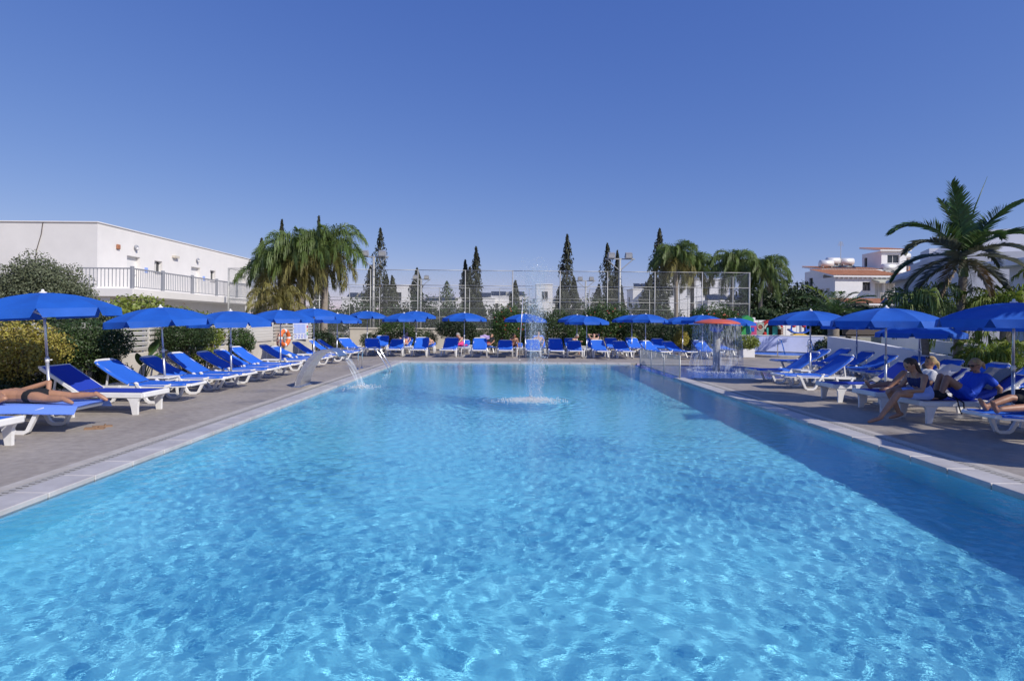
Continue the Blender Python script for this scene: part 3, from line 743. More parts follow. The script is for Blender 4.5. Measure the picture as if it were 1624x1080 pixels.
for k in range(2):
    mb = MB(); mb.prism([(-.12, 0), (.13, 0), (.13, .02), (-.12, .03)], -.04, .04); o = mb.build('sandal', 'sandal', None, False, (-6.16, 8.5 + .16 * k, 0)); o.rotation_euler = (0, 0, .3 + .4 * k)
    mb = MB(); mb.tube([(.03, -.042, .012), (.04, -.03, .035), (.045, 0, .042), (.04, .03, .035), (.03, .042, .012)], .008, 6); mb.build('strap', 'sandal', o)
    tag(o, ('brown strappy sandal lying straight by the sunbather lounger', 'brown strappy sandal turned outward beside its straight fellow')[k], 'sandal', 'pair of sandals')
# bag on the shared lounger, strap hanging
bag = thing('tote_bag', 'black slouched bag with hanging strap on the lounger between two women', 'bag', (7.40, 9.82, .385), .2)
mb = MB(); mb.ball((0, 0, .075), (.21, .14, .085), 14, 9); mb.ball((.12, .05, .06), (.13, .11, .07), 12, 8); mb.build('bag_body', 'cloth_black', bag, True)
mb = MB(); mb.tube([(.08, -.12, .08), (.10, -.30, .03), (.10, -.335, -.10), (.14, -.34, -.20), (.20, -.335, -.16), (.22, -.31, -.02), (.20, -.12, .08)], .011, 6); mb.build('strap', 'cloth_black', bag, True)
bag = thing('duffel_bag', 'large black gathered bag behind the woman in the blue shirt', 'bag', (8.42, 9.35, .385), 0)
mb = MB(); mb.ball((0, 0, .11), (.26, .19, .13), 14, 9); mb.ball((-.18, .03, .08), (.17, .15, .09), 12, 8); mb.build('bag_body', 'cloth_black', bag, True)
mb = MB(); mb.tube([(-.1, -.08, .20), (-.05, -.1, .27), (.06, -.1, .27), (.1, -.06, .2)], .012, 6); mb.build('handle', 'cloth_black', bag, True)

# --- steel waterfall arch with its sheet of water
arch = thing('waterfall_arch', 'curved brushed steel waterfall spout arching over the left pool edge', 'pool fountain', (-5.05, 14.35, 0))
path = [(-.12, 0), (-.06, .22), (.04, .45), (.17, .65), (.33, .81), (.50, .90), (.66, .915), (.80, .86), (.90, .76)]
th = [.13, .12, .11, .10, .085, .07, .055, .04, .03]
up = []; lo = []
for i, (x, z) in enumerate(path):
    a = path[max(i - 1, 0)]; b = path[min(i + 1, len(path) - 1)]; t = Vector((b[0] - a[0], b[1] - a[1])).normalized(); n = Vector((-t.y, t.x))
    up.append((x + n.x * th[i] / 2, z + n.y * th[i] / 2)); lo.append((x - n.x * th[i] / 2, z - n.y * th[i] / 2))
mb = MB(); W = .36
for i in range(len(path) - 1):
    w0, w1 = W * (1 - .012 * i), W * (1 - .012 * (i + 1))
    q = [(up[i][0], -w0, up[i][1]), (up[i][0], w0, up[i][1]), (lo[i][0], w0, lo[i][1]), (lo[i][0], -w0, lo[i][1]), (up[i + 1][0], -w1, up[i + 1][1]), (up[i + 1][0], w1, up[i + 1][1]), (lo[i + 1][0], w1, lo[i + 1][1]), (lo[i + 1][0], -w1, lo[i + 1][1])]
    mb.add(q, [(0, 1, 5, 4), (1, 2, 6, 5), (2, 3, 7, 6), (3, 0, 4, 7)])
mb.build('spout', 'steel', arch)
mb = MB()
for s in (-1, 1): mb.tube([(p[0], s * W * (1 - .012 * i), p[1]) for i, p in enumerate(up)], .012, 6)
mb.build('rolled_edge', 'steel', arch, True)
mb = MB(); mb.cbox(-.24, .0, -.42, .42, 0, .018, .005); mb.build('base_plate', 'steel', arch)
mb = MB(); vs = []
for i in range(13):
    t = i / 12; x = .90 + .47 * t; z = .75 - .35 * t * .25 - .80 * t * t * .86 + 0.0
    z = .75 - .10 * t - .685 * t * t
    for j in range(13): vs.append((x + .02 * math.sin(j * 1.7 + i * .6), -.31 + .62 * j / 12 * (1 - .1 * t) + .031 * t, z))
mb.add(vs, [(i * 13 + j, i * 13 + j + 1, (i + 1) * 13 + j + 1, (i + 1) * 13 + j) for i in range(12) for j in range(12)]); mb.build('falling_water', 'film_sheet', arch, True)

# --- chrome ladder
lad = thing('pool_ladder', 'chrome pool ladder with two arched handrails at the far left corner', 'ladder', (-5.0, 19.5, 0))
for s in (-1, 1):
    y = s * .27
    mb = MB(); mb.tube([(-.05, y, 0), (-.05, y, .46), (-.02, y, .60), (.05, y, .67), (.18, y, .72), (.42, y, .745), (.52, y, .70), (.60, y, .62), (.92, y, .12), (.99, y, -.05), (1.0, y, -.3), (1.0, y, -.95)], .021, 10); mb.build('handrail', 'chrome', lad, True)
    mb = MB(); mb.lathe([(0, .03), (.04, .03), (.06, .012), (.06, 0), (0, 0)], 14, (-.05, y, 0)); mb.build('flange', 'chrome', lad)
for k in range(3): mb = MB(); mb.box(.97, 1.05, -.25, .25, -.3 - .27 * k, -.275 - .27 * k); mb.build('step', 'chrome', lad)

# --- low barred fence between the pools
fen = thing('pool_fence', 'low steel fence of upright bars between main and shallow pool', 'fence', (5.19, 17.1, 0))
NP = 3; span = 5.1 / NP
mb = MB(); mb.tube([(0, 0, -.1), (0, 0, .70)], .022, 8); post_me = mb.mesh('post', 'galvanised', True)
mb = MB(); mb.tube([(0, 0, .06), (0, 0, .655)], .0055, 5); bar_me = mb.mesh('bar', 'galvanised')
mb = MB(); mb.tube([(0, 0, 0), (0, span, 0)], .014, 6); rail_me = mb.mesh('rail', 'galvanised', True)
for k in range(NP + 1): link('post', post_me, fen, (0, k * span, 0))
for k in range(NP):
    link('rail', rail_me, fen, (0, k * span, .66)); link('rail', rail_me, fen, (0, k * span, .055))
    for j in range(1, 26): link('bar', bar_me, fen, (0, k * span + span * j / 26, 0))

# --- water mushroom
mus = thing('water_mushroom', 'red capped water mushroom on a grey post in the shallow pool', 'pool fountain', (7.5, 20.4, 0))
mb = MB(); mb.tube([(0, 0, -.42), (0, 0, 1.45)], .125, 20); mb.build('post', 'concrete', mus, True)
mb = MB(); mb.lathe([(.13, 1.36), (.21, 1.42), (.24, 1.50), (.22, 1.64), (.13, 1.66)], 20); mb.build('collar', 'mushroom_blue', mus, True)
mb = MB(); mb.lathe([(0, 1.83), (.25, 1.825), (.5, 1.79), (.70, 1.73), (.79, 1.68), (.80, 1.655), (.76, 1.65), (.4, 1.67), (0, 1.68)], 36); mb.build('cap', 'mushroom_red', mus, True)
mb = MB(); n = 48; vs = []
for i in range(15):
    t = i / 14
    for j in range(n):
        a = 2 * PI * j / n; r = .80 + .11 * t + .012 * math.sin(5 * a + 7 * t) + .02 * t * math.sin(13 * a)
        vs.append((r * math.cos(a), r * math.sin(a), 1.655 - 1.67 * t))
mb.add(vs, [(i * n + j, i * n + (j + 1) % n, (i + 1) * n + (j + 1) % n, (i + 1) * n + j) for i in range(14) for j in range(n)]); mb.build('water_curtain', 'film', mus, True)
def drops(rng, P, S, m, name, parent=None):
    """tiny octahedral water drops"""
    n = len(P); d = np.array([(1, 0, 0), (-1, 0, 0), (0, 1, 0), (0, -1, 0), (0, 0, 1), (0, 0, -1)], float)
    S = np.asarray(S); S = np.stack([S, S, S * 1.35], 1) if S.ndim == 1 else S
    V = P[:, None, :] + d[None] * S[:, None, :]
    F = np.array([(0, 2, 4), (2, 1, 4), (1, 3, 4), (3, 0, 4), (2, 0, 5), (1, 2, 5), (3, 1, 5), (0, 3, 5)])
    F = (F[None] + 6 * np.arange(n)[:, None, None]).reshape(-1, 3)
    o = link(name, npmesh(name, V.reshape(-1, 3), F, m, True), parent); o['kind'] = 'stuff'; return o
rng = np.random.default_rng(8)
n = 380; a = rng.random(n) * 6.28; t = rng.random(n); r = .80 + .13 * t + rng.normal(0, .02, n)
drops(rng, np.stack([r * np.cos(a), r * np.sin(a), 1.64 - 1.66 * t], 1), np.stack([.004 + .004 * rng.random(n), .004 + .004 * rng.random(n), .01 + .05 * rng.random(n) ** 2], 1), 'drop', 'falling_drops', mus)
n = 700; a = rng.random(n) * 6.28; r = .92 + rng.normal(0, .06, n)
drops(rng, np.stack([r * np.cos(a), r * np.sin(a), WL + np.abs(rng.normal(0, .025, n))], 1), .008 + .008 * rng.random(n), 'foam', 'splash_ring', mus)

# --- fountain jet in the main pool
jet = thing('fountain_jet', 'tall foaming water jet rising from the middle of the pool', 'fountain', (.5, 12.3, 0))
n = 3600; z = 3.05 * rng.random(n) ** .8
sp = .05 + .10 * np.clip(z / 3.0, 0, 1) + .05 * (z > 2.3)
P = np.stack([rng.normal(0, 1, n) * sp + .06 * np.sin(z * 2) + .02 * z, rng.normal(0, 1, n) * sp, z], 1)
fall = rng.random(n) < .55; P[fall, 0] += .12 + .09 * rng.random(fall.sum()); P[fall, 2] *= .93
s = .0016 + .0062 * rng.random(n) ** 3
drops(rng, P, np.stack([s, s, s * (1.2 + 2.2 * rng.random(n))], 1), 'drop', 'spray_drops', jet)
mb = MB(); mb.tube([(0, 0, -.05), (0, .0, .5), (.01, 0, 1.1), (.02, 0, 1.7)], [.035, .028, .02, .008], 8); mb.build('water_core', 'film', jet, True)
for q, (dx, rr_) in enumerate(((.02, .11), (.10, .16), (.17, .12))):
    mb = MB(); mb.tube([(dx * (1 + .3 * math.sin(k * .9 + q)), .03 * math.sin(k + q), .02 + 2.85 * k / 14) for k in range(15)], [rr_ * (.75 + .5 * k / 14) * (1 + .15 * math.sin(2.1 * k + q)) for k in range(15)], 16, False); mb.build('mist_veil', 'mist', jet, True)
n = 2600; r = np.abs(rng.normal(0, .24, n)); a = rng.random(n) * 6.28
drops(rng, np.stack([r * np.cos(a) * 1.3, r * np.sin(a), WL + np.abs(rng.normal(0, .03, n)) * np.exp(-r * 2)], 1), .005 + .010 * rng.random(n) ** 2, 'foam', 'splash_foam', jet)
n = 500; r = np.abs(rng.normal(0, .13, n)); a = rng.random(n) * 6.28
drops(rng, np.stack([1.36 + r * np.cos(a) * 1.6, r * np.sin(a) * 2.0, WL + np.abs(rng.normal(0, .03, n))], 1), .006 + .010 * rng.random(n) ** 2, 'foam', 'splash_foam', arch)
# slender leaning pole at the far edge
pol = thing('rescue_pole', 'slender pale metal pole leaning upright at the far pool edge', 'pole', (.52, 24.9, 0))
mb = MB(); mb.tube([(0, 0, 0), (.14, 0, 2.75)], [.022, .016], 8); mb.build('shaft', 'pole_metal', pol, True)
mb = MB(); mb.lathe([(0, .03), (.05, .03), (.07, 0), (0, 0)], 12); mb.build('foot', 'galvanised', pol)

# ================================================================== LEFT SIDE: fence, wall, building
def slat_fence(y0, y1, label, n=5, solid=False, zt=1.5, posts=True):
    t = thing('slatted_fence', label, 'fence', (-9.35, y0, 0), 0, 'slatted fence lengths by the left deck')
    L = y1 - y0; mb = MB(); mb.cbox(-.10, .08, 0, L, -.01, .80, .01); mb.build('base_wall', 'wall_beige', t)
    mb = MB(); mb.cbox(-.012, .012, 0, L, -.047, .047, .006); sl = mb.mesh('slat', 'slat'); sp = (zt - .86) / n
    for k in range(n):
        o = link('slat', sl, t, (.06 + random.uniform(-.006, .006), 0, .90 + sp * k), (0, .35 if not solid else .12, random.uniform(-.004, .004)))
        if solid: o.scale = (1, 1, 1.28)
    mb = MB(); mb.cbox(-.03, .03, -.035, .035, .80, zt + .05, .008); ps = mb.mesh('post', 'slat')
    k = max(2, int(L / 1.1) + 1)
    for i in range(k): link('post', ps, t, (-.01, .05 + (L - .1) * i / (k - 1), 0))
    return t
slat_fence(6.0, 12.6, 'beige slatted fence length behind the clipped evergreen shrubs')
slat_fence(12.7, 14.7, 'beige slatted fence length above the young strelitzia plant')
slat_fence(14.8, 16.7, 'beige slatted fence length behind the dark rounded shrub')
slat_fence(16.8, 18.9, 'beige slatted fence length with a climbing creeper')
slat_fence(19.9, 22.5, 'pale beige fence length with closely set boards', 6, True)
slat_fence(22.6, 27.0, 'beige slatted fence length with noticeboard and life ring')

ring = thing('life_ring', 'orange life ring with white bands hanging before the slatted fence', 'life ring', (-9.05, 23.1, .93), 0); ring.rotation_euler = (0, 0, -.22)
RR, rr = .285, .085
for k in range(4):
    for (a0, a1, mm, nm, grow) in ((k * 90 + 10, k * 90 + 80, 'orange_foam', 'ring_segment', 1.0), (k * 90 - 10, k * 90 + 10, 'reflective_white', 'band', 1.03)):
        mb = MB(); pts = [(0, RR * math.cos(R(a0 + (a1 - a0) * i / 8)), RR * math.sin(R(a0 + (a1 - a0) * i / 8))) for i in range(9)]; mb.tube(pts, rr * grow, 12); mb.build(nm, mm, ring, True)
mb = MB(); mb.tube([(.0, (RR + .1) * math.cos(R(a)), (RR + .1) * math.sin(R(a)) + .012 * math.cos(R(a * 4))) for a in range(0, 361, 15)], .008, 5); mb.build('grab_rope', 'rope', ring)
mb = MB(); mb.tube([(0, 0, .37), (-.1, 0, .58), (-.17, 0, .60)], .01, 6); mb.build('hook', 'galvanised', ring)

nb = thing('noticeboard', 'white noticeboard with blue printed columns fixed to the slatted fence', 'noticeboard', (-9.22, 25.35, 0)); nb.rotation_euler = (0, 0, -.1)
mb = MB(); mb.cbox(-.012, .012, -.72, .72, .80, 1.58, .004); mb.build('board', 'board_white', nb)
for k in range(9):
    mb = MB(); mb.box(.0135, .0155, -.66 + .125 * k, -.66 + .125 * k + .085, 1.08, 1.48); mb.build('text_column', 'cloth_sky', nb)
for k in range(4):
    mb = MB(); mb.tube([(.0145, -.50 + .31 * k + .085 * math.cos(q * PI / 8), .945 + .085 * math.sin(q * PI / 8)) for q in range(17)], 1, sq=(.022, .003)); mb.build('pictogram', 'print_blue', nb)
    mb = MB(); mb.tube([(.0145, -.56 + .31 * k, .885), (.0145, -.44 + .31 * k, 1.005)], 1, sq=(.003, .022)); mb.build('pictogram_bar', 'print_blue', nb)
mb = MB(); mb.box(.0135, .0155, -.68, .55, 1.52, 1.555); mb.build('heading', 'print_blue', nb)
for k, c in enumerate(('cloth_red', 'plastic_yellow', 'plastic_green')): mb = MB(); mb.box(.0135, .0155, .57, .68, 1.30 - .16 * k, 1.42 - .16 * k); mb.build('colour_mark', c, nb)

def facade(parent, o, u, length, z0, z1, ops, depth, m):
    """wall plane from o along u with real recessed openings; returns the inward normal"""
    o = Vector(o); u = Vector(u).normalized(); n = Vector((u.y, -u.x, 0)); inn = -n
    us = sorted({0, length, *[q for p in ops for q in p[:2]]}); zs = sorted({z0, z1, *[q for p in ops for q in p[2:4]]})
    mb = MB()
    P = lambda a, z, d=0.: o + u * a + Vector((0, 0, z)) + inn * d
    for i in range(len(us) - 1):
        for j in range(len(zs) - 1):
            a0, a1, b0, b1 = us[i], us[i + 1], zs[j], zs[j + 1]; ca, cb = (a0 + a1) / 2, (b0 + b1) / 2
            if any(p[0] < ca < p[1] and p[2] < cb < p[3] for p in ops): continue
            mb.add([P(a0, b0), P(a1, b0), P(a1, b1), P(a0, b1)], [(0, 1, 2, 3)])
    for a0, a1, b0, b1 in [p[:4] for p in ops]:
        for q in (((a0, b0), (a1, b0)), ((a1, b0), (a1, b1)), ((a1, b1), (a0, b1)), ((a0, b1), (a0, b0))):
            mb.add([P(*q[0]), P(*q[1]), P(*q[1], depth), P(*q[0], depth)], [(0, 1, 2, 3)])
    mb.build('wall', m, parent)
    for p in ops:
        a0, a1, b0, b1 = p[:4]; kind = p[4] if len(p) > 4 else 'window'
        w = MB(); w.add([P(a0, b0, depth), P(a1, b0, depth), P(a1, b1, depth), P(a0, b1, depth)], [(0, 1, 2, 3)])
        if kind == 'door':
            d = w.build('door', 'door_white', parent)
            h = MB(); c = P(a1 - .12, b0 + 1.0, depth - .04); h.ball(c, .03, 8, 6); h.build('handle', 'steel', d)
        else:
            d = w.build('window', 'curtain' if kind == 'curtain' else 'glass_dark', parent)
            f = MB()
            for (p0, p1) in (((a0, b0), (a1, b0)), ((a1, b0), (a1, b1)), ((a1, b1), (a0, b1)), ((a0, b1), (a0, b0)), (((a0 + a1) / 2, b0), ((a0 + a1) / 2, b1))):
                f.tube([P(*p0, depth - .03), P(*p1, depth - .03)], 1, sq=(.05, .05))
            f.build('window_frame', 'door_white' if kind != 'dark' else 'frame_dark', d)
            sl = MB(); s0, s1 = P(a0 - .05, b0 - .03, -.05), P(a1 + .05, b0 - .03, -.05); sl.tube([s0, s1], 1, sq=(.12, .05)); sl.build('sill', m, d)
    return inn

bld = thing('hotel_wing', 'long white two-storey hotel wing with roof terrace behind the olive bush', 'building', (-20.8, 28.8, 0))
def loc(x, y, z=0): return (x + 20.8, y - 28.8, z)
ops = []
for y, w, zb, zt, k in ((31.6, .55, 3.12, 5.12, 'door'), (33.85, .38, 4.45, 5.1, 'window'), (37.9, .55, 3.12, 5.12, 'door'), (40.1, .36, 4.4, 5.1, 'window'), (44.6, .55, 3.12, 5.12, 'door')): ops.append((y - 28.8 - w, y - 28.8 + w, zb, zt, k))
facade(bld, loc(-20.8, 28.8), (0, 1, 0), 17.2, 0, 6.5, ops, .22, 'wall_white')
mb = MB(); mb.add([loc(-46, 28.8, 0), loc(-20.8, 28.8, 0), loc(-20.8, 28.8, 6.5), loc(-46, 28.8, 6.5)], [(0, 1, 2, 3)]); mb.add([loc(-46, 46, 0), loc(-20.8, 46, 0), loc(-20.8, 46, 6.5), loc(-46, 46, 6.5)], [(0, 1, 2, 3)])
mb.add([loc(-46, 28.8, 6.4), loc(-20.8, 28.8, 6.4), loc(-20.8, 46, 6.4), loc(-46, 46, 6.4)], [(0, 1, 2, 3)]); mb.build('end_wall', 'wall_white', bld)
mb = MB(); mb.cbox(-25.3, .06, -.06, .2, 6.5, 6.56, .01); mb.cbox(-.2, .06, .2, 17.3, 6.5, 6.56, .01); mb.build('roof_edge', 'wall_white', bld)
mb = MB(); mb.tube([loc(-23.55, 28.78, 6.5), loc(-23.62, 28.77, 5.9), loc(-23.85, 28.77, 5.1), loc(-23.95, 28.77, 4.4)], .018, 5); mb.build('cable', 'frame_dark', bld)
for y, z in ((31.7, 5.62), (38.0, 5.6)):
    mb = MB(); mb.ball(loc(-20.72, y, z), (.10, .15, .15), 10, 8); l = mb.build('wall_lamp', 'grey_paint', bld, True); mb = MB(); mb.ball(loc(-20.66, y, z - .06), (.08, .1, .08), 8, 6); mb.build('bulb_cover', 'door_white', l, True)
mb = MB(); mb.cbox(*[v for v in (loc(-20.78, 0)[0], loc(-20.6, 0)[0])], 35.2 - 28.8, 35.7 - 28.8, 5.45, 5.6, .01); mb.build('vent_hood', 'wall_beige', bld)
mb = MB(); mb.cbox(.02, .1, 30.15 - 28.8, 30.4 - 28.8, 5.35, 5.6, .02); mb.build('alarm_box', 'terracotta', bld)
for y in (32.55, 38.75): mb = MB(); mb.box(.0, .015, y - 28.8, y - 28.5, 4.3, 4.6); mb.build('door_number_plate', 'cloth_sky', bld)
mb = MB(); mb.cbox(.0, 2.75, -1.4, 13.2, 2.72, 3.12, .02); mb.build('terrace_slab', 'wall_white', bld)
mb = MB(); mb.box(-.0, 1.5, -1.2, 13.0, 0, 2.72); mb.build('lower_wall', 'wall_white', bld)
mb = MB(); mb.box(1.52, 2.4, 2, 12.9, 0, 1.3); mb.build('lower_plinth', 'wall_grey', bld)
mb = MB(); mb.cbox(-.07, .07, -.07, .07, 3.12, 4.2, .015); pm = mb.mesh('railing_post', 'grey_paint')
mb = MB(); mb.box(-.012, .012, -.012, .012, 3.2, 4.06); bm_ = mb.mesh('baluster', 'grey_paint')
ry = [-1.25, 1.2, 4.0, 6.75, 9.4, 12.0, 13.1]
for i, y in enumerate(ry): link('railing_post', pm, bld, (2.6, y, 0))
for i in range(len(ry) - 1):
    L = ry[i + 1] - ry[i]
    mb = MB(); mb.box(2.56, 2.64, ry[i] + .07, ry[i + 1] - .07, 4.06, 4.12); mb.build('top_rail', 'grey_paint', bld)
    mb = MB(); mb.box(2.58, 2.62, ry[i] + .07, ry[i + 1] - .07, 3.18, 3.22); mb.build('bottom_rail', 'grey_paint', bld)
    k = int(L / .16)
    for j in range(1, k): link('baluster', bm_, bld, (2.6, ry[i] + L * j / k, 0))
mb = MB(); mb.box(0, 2.53, -1.29, -1.21, 4.06, 4.12); mb.build('top_rail', 'grey_paint', bld)
for j in range(1, 14): link('baluster', bm_, bld, (2.55 * j / 14, -1.25, 0))

# ================================================================== PALMS
FC = {}
def frond_mesh(e0, L, leaf, n, arch, hang, m, seed=0, wid=.034, vee=.35, spread=1.3):
    """feather frond starting at elevation e0 (deg), bending down along its length, in the x-z plane"""
    key = (e0, L, leaf, n, arch, hang, m, seed, wid, vee, spread)
    if key in FC: return FC[key]
    rng = np.random.default_rng(seed + int(e0) + 500)
    K = 26; pts = [Vector((0, 0, 0))]; ang = []
    for i in range(K):
        u = (i + .5) / K; a = R(e0) - arch * u ** 1.4; a = max(a, R(-86)); ang.append(a)
        pts.append(pts[-1] + Vector((math.cos(a), .02 * math.sin(seed + 3 * u), math.sin(a))) * (L / K))
    V = []; F = []
    for s in (-1, 1):
        for k in range(n):
            u = .10 + .90 * (k + rng.random() * .8) / n; x = u * K; i = min(int(x), K - 1); p = pts[i].lerp(pts[i + 1], x - i); a = ang[i]
            t = Vector((math.cos(a), 0, math.sin(a))); nrm = Vector((-math.sin(a), 0, math.cos(a)))
            ll = leaf * (.35 + .65 * math.sin(PI * min(1, .18 + u * .80)) ** .8) * (.8 + .4 * rng.random())
            d = (Vector((0, s, 0)) * (.85 - .35 * u) + t * (.40 + .55 * u) + nrm * (vee + spread * (rng.random() - .45))).normalized()
            g = Vector((0, 0, -1)); mid = p + d * ll * .5 + g * ll * hang * .12; tip = p + (d * (1 - .45 * hang) + g * hang * .75).normalized() * ll
            w = (d.cross(Vector((.3, s, .8)))).normalized() * wid * .5
            o = len(V); V += [p - w * .6, p + w * .6, mid + w, mid - w, tip + w * .12, tip - w * .12]
            F += [(o, o + 1, o + 2, o + 3), (o + 3, o + 2, o + 4, o + 5)]
    for i in range(K):                       # rachis as a thin three-sided rod
        r0, r1 = .022 * (1 - .85 * i / K), .022 * (1 - .85 * (i + 1) / K); o = len(V)
        for q, r in ((pts[i], r0), (pts[i + 1], r1)):
            for aa in (90, 210, 330): V.append(q + Vector((0, math.cos(R(aa)) * r, math.sin(R(aa)) * r)))
        for j in range(3): F.append((o + j, o + (j + 1) % 3, o + 3 + (j + 1) % 3, o + 3 + j))
    me = npmesh('frond', np.array([v[:] for v in V]), np.array(F), m); FC[key] = me; return me

def palm(label, loc_, h, fronds, trunk_r=(.16, .11), lean=(0, 0), shaft=None, group=None, name='palm_tree', tm='palm_bark'):
    """fronds: list of (azimuth deg, mesh, scale)"""
    t = thing(name, label, 'palm tree', loc_, 0, group)
    mb = MB(); K = 14; pts = []; rr = []
    for i in range(K + 1):
        u = i / K; pts.append((lean[0] * u * u, lean[1] * u * u, -.05 + (h + .05) * u)); rr.append((trunk_r[0] + (trunk_r[1] - trunk_r[0]) * u) * (1 + .05 * (i % 2)) * (1.25 if i == 0 else 1))
    mb.tube(pts, rr, 12); mb.build('trunk', tm, t, True)
    top = Vector((lean[0], lean[1], h))
    if shaft:
        mb = MB(); mb.tube([top + Vector((0, 0, -.1)), top + Vector((0, 0, shaft * .5)), top + Vector((0, 0, shaft))], [trunk_r[1] * 1.25, trunk_r[1] * 1.1, trunk_r[1] * .55], 12); mb.build('crownshaft', 'crownshaft', t, True); top = top + Vector((0, 0, shaft * .8))
    for az, me, s in fronds: link('frond', me, t, top, (random.uniform(-.06, .06), 0, R(az)), s)
    return t
def queen_fronds(seed, L, up='frond_queen', low='frond_olive', n=26, leaf=.78, dead=2):
    rnd = random.Random(seed); out = []; E0 = [84, 70, 55, 38, 18, -5, -30]
    for k in range(n):
        e = E0[min(6, int(7 * k / n))]; m = up if e > 10 else low
        out.append((k * 137.5 + rnd.uniform(-15, 15), frond_mesh(e, L, leaf, 64, (2.3, 2.7)[k % 2] if e > 20 else 1.5, (.75, 1.0)[k % 2], m, k % 3, .034, .3), rnd.uniform(.85, 1.12)))
    for k in range(dead): out.append((rnd.uniform(0, 360), frond_mesh(-50, L * .9, leaf * .8, 34, .7, 1.3, 'frond_dead', 1), .8))
    return out
GQ = 'queen palms beyond the slatted fence'
palm('tall queen palm with dense drooping crown beyond the noticeboard', (-10.2, 31.6, 0), 5.5, queen_fronds(1, 2.5, n=38), (.20, .16), (.1, 0), None, GQ)
palm('queen palm leaning slightly left, crown merged with the tallest one', (-11.15, 31.0, 0), 5.15, queen_fronds(2, 2.4, n=36), (.20, .16), (-.2, 0), None, GQ)
palm('queen palm with olive brown hanging fronds near the terrace railing', (-12.3, 31.4, 0), 4.5, queen_fronds(3, 2.4, 'frond_queen', 'frond_olive', 36), (.2, .15), (-.2, 0), None, GQ)
palm('short queen palm with yellowing fronds in front of the palm clump', (-12.0, 29.6, 0), 2.5, queen_fronds(4, 2.0, 'frond_olive', 'frond_olive', 20, .5), (.18, .14), (0, 0), None, GQ)
GQ2 = 'queen palms behind the tennis court'
for i, (x, y, h, L, lb) in enumerate(((12.6, 42.5, 6.5, 2.15, 'feathery palm nearest the tallest right cypress behind the court fence'), (14.1, 43.5, 5.9, 2.1, 'palm between the cypress and the fence corner behind the court'),
                                      (16.9, 43.0, 6.0, 2.25, 'dark crowned palm just outside the court fence corner'), (18.6, 42.0, 5.5, 2.2, 'palm with low drooping skirt right of the court fence corner'))):
    palm(lb, (x, y, 0), h, queen_fronds(10 + i, L, 'frond_queen', 'frond_queen' if i > 1 else 'frond_olive', 36), (.17, .12), (.1 * (i - 1), 0), None, GQ2)

def king_fronds(explicit, seed, L=2.3):
    rnd = random.Random(seed); out = []
    for az, e, ar, s, m in explicit: out.append((az, frond_mesh(e, L, .52, 74, ar, .22, m, int(az) % 3, .056, .25, .25), s))
    return out
KF = [(178, 60, 1.7, 1.12, 'frond_king'), (188, 38, 1.5, .95, 'frond_grey'), (200, 86, .25, 1.0, 'frond_king'), (95, 76, .45, .92, 'frond_king'), (6, 62, .8, 1.15, 'frond_king'), (350, 44, 1.2, 1.0, 'frond_king'), (22, 28, 1.4, .9, 'frond_grey'),
      (262, 50, 1.6, .8, 'frond_king'), (295, 28, 1.5, .85, 'frond_grey'), (225, 12, 1.3, .8, 'frond_grey'), (325, 5, 1.2, .85, 'frond_grey'), (140, 15, 1.4, .9, 'frond_king'), (60, 25, 1.3, .9, 'frond_king'), (240, -25, .8, .72, 'frond_grey'), (200, -30, .8, .72, 'frond_dead'), (345, -25, .8, .75, 'frond_grey'), (110, -15, .9, .8, 'frond_grey'), (280, -40, .6, .65, 'frond_dead'), (165, -8, 1.0, .8, 'frond_grey')]
palm('tall king palm with big upright fronds behind the right-hand parasols', (13.3, 16.8, 0), 3.2, king_fronds(KF, 1, 2.2), (.125, .10), (.15, 0), .6, 'king palms on the right', tm='palm_bark')
spear = MB(); spear.tube([(13.45, 16.8, 4.1), (13.75, 16.75, 5.2), (14.05, 16.7, 6.05)], [.03, .018, .004], 6)
kp = [o for o in bpy.data.objects if o.get('label', '').startswith('tall king palm')][0]
so = spear.xf(Matrix.Translation((-13.3, -16.8, 0))).build('spear_leaf', 'frond_king', kp, True)
GY = 'young palms before the curved wall'
def yf(seed, L, m, n=16, leaf=.5):
    rnd = random.Random(seed); E0 = [70, 52, 35, 18, 0]
    return [(k * 137.5 + rnd.uniform(-10, 10), frond_mesh(E0[min(4, int(5 * k / n))], L, leaf, 36, 2.1, .95, m, k % 2, .034, .35), rnd.uniform(.85, 1.1)) for k in range(n)]
palm('young palm with sunlit yellow-green drooping fronds and stubby grey trunk', (14.0, 16.0, 0), 2.1, yf(1, 1.5, 'frond_bright', 20), (.13, .12), (0, 0), None, GY)
palm('young green palm left of the king palm trunk', (12.75, 17.3, 0), 2.2, yf(2, 1.5, 'frond_queen', 18), (.10, .09), (-.2, 0), None, GY)
palm('small palm arching low over the last right-hand loungers', (12.8, 14.9, 0), .75, yf(3, 1.15, 'frond_bright', 18, .42), (.08, .07), (0, 0), None, GY)
palm('green palm at the building corner behind the nearest right parasol', (15.6, 15.6, 0), 2.6, yf(4, 1.9, 'frond_bright', 22), (.13, .11), (0, 0), None, GY)
palm('palm growing behind the young palms against the shaded building', (15.2, 19.0, 0), 1.9, yf(5, 1.7, 'frond_queen', 18), (.13, .11), (0, 0), None, GY)
PHX = [(az, frond_mesh(e, 2.2, .38, 46, 1.0, .3, m, 0, .034, .5, .5), 1.0) for az, e, m in ((165, 70, 'frond_bright'), (20, 58, 'frond_grey'), (195, 48, 'frond_king'), (340, 50, 'frond_king'), (60, 60, 'frond_king'), (120, 50, 'frond_king'), (250, 55, 'frond_king'), (290, 40, 'frond_king'), (215, 30, 'frond_king'), (5, 35, 'frond_grey'), (150, 25, 'frond_king'), (90, 30, 'frond_king'), (270, 20, 'frond_king'), (320, 20, 'frond_king'), (30, 15, 'frond_king'), (180, 12, 'frond_king'))]
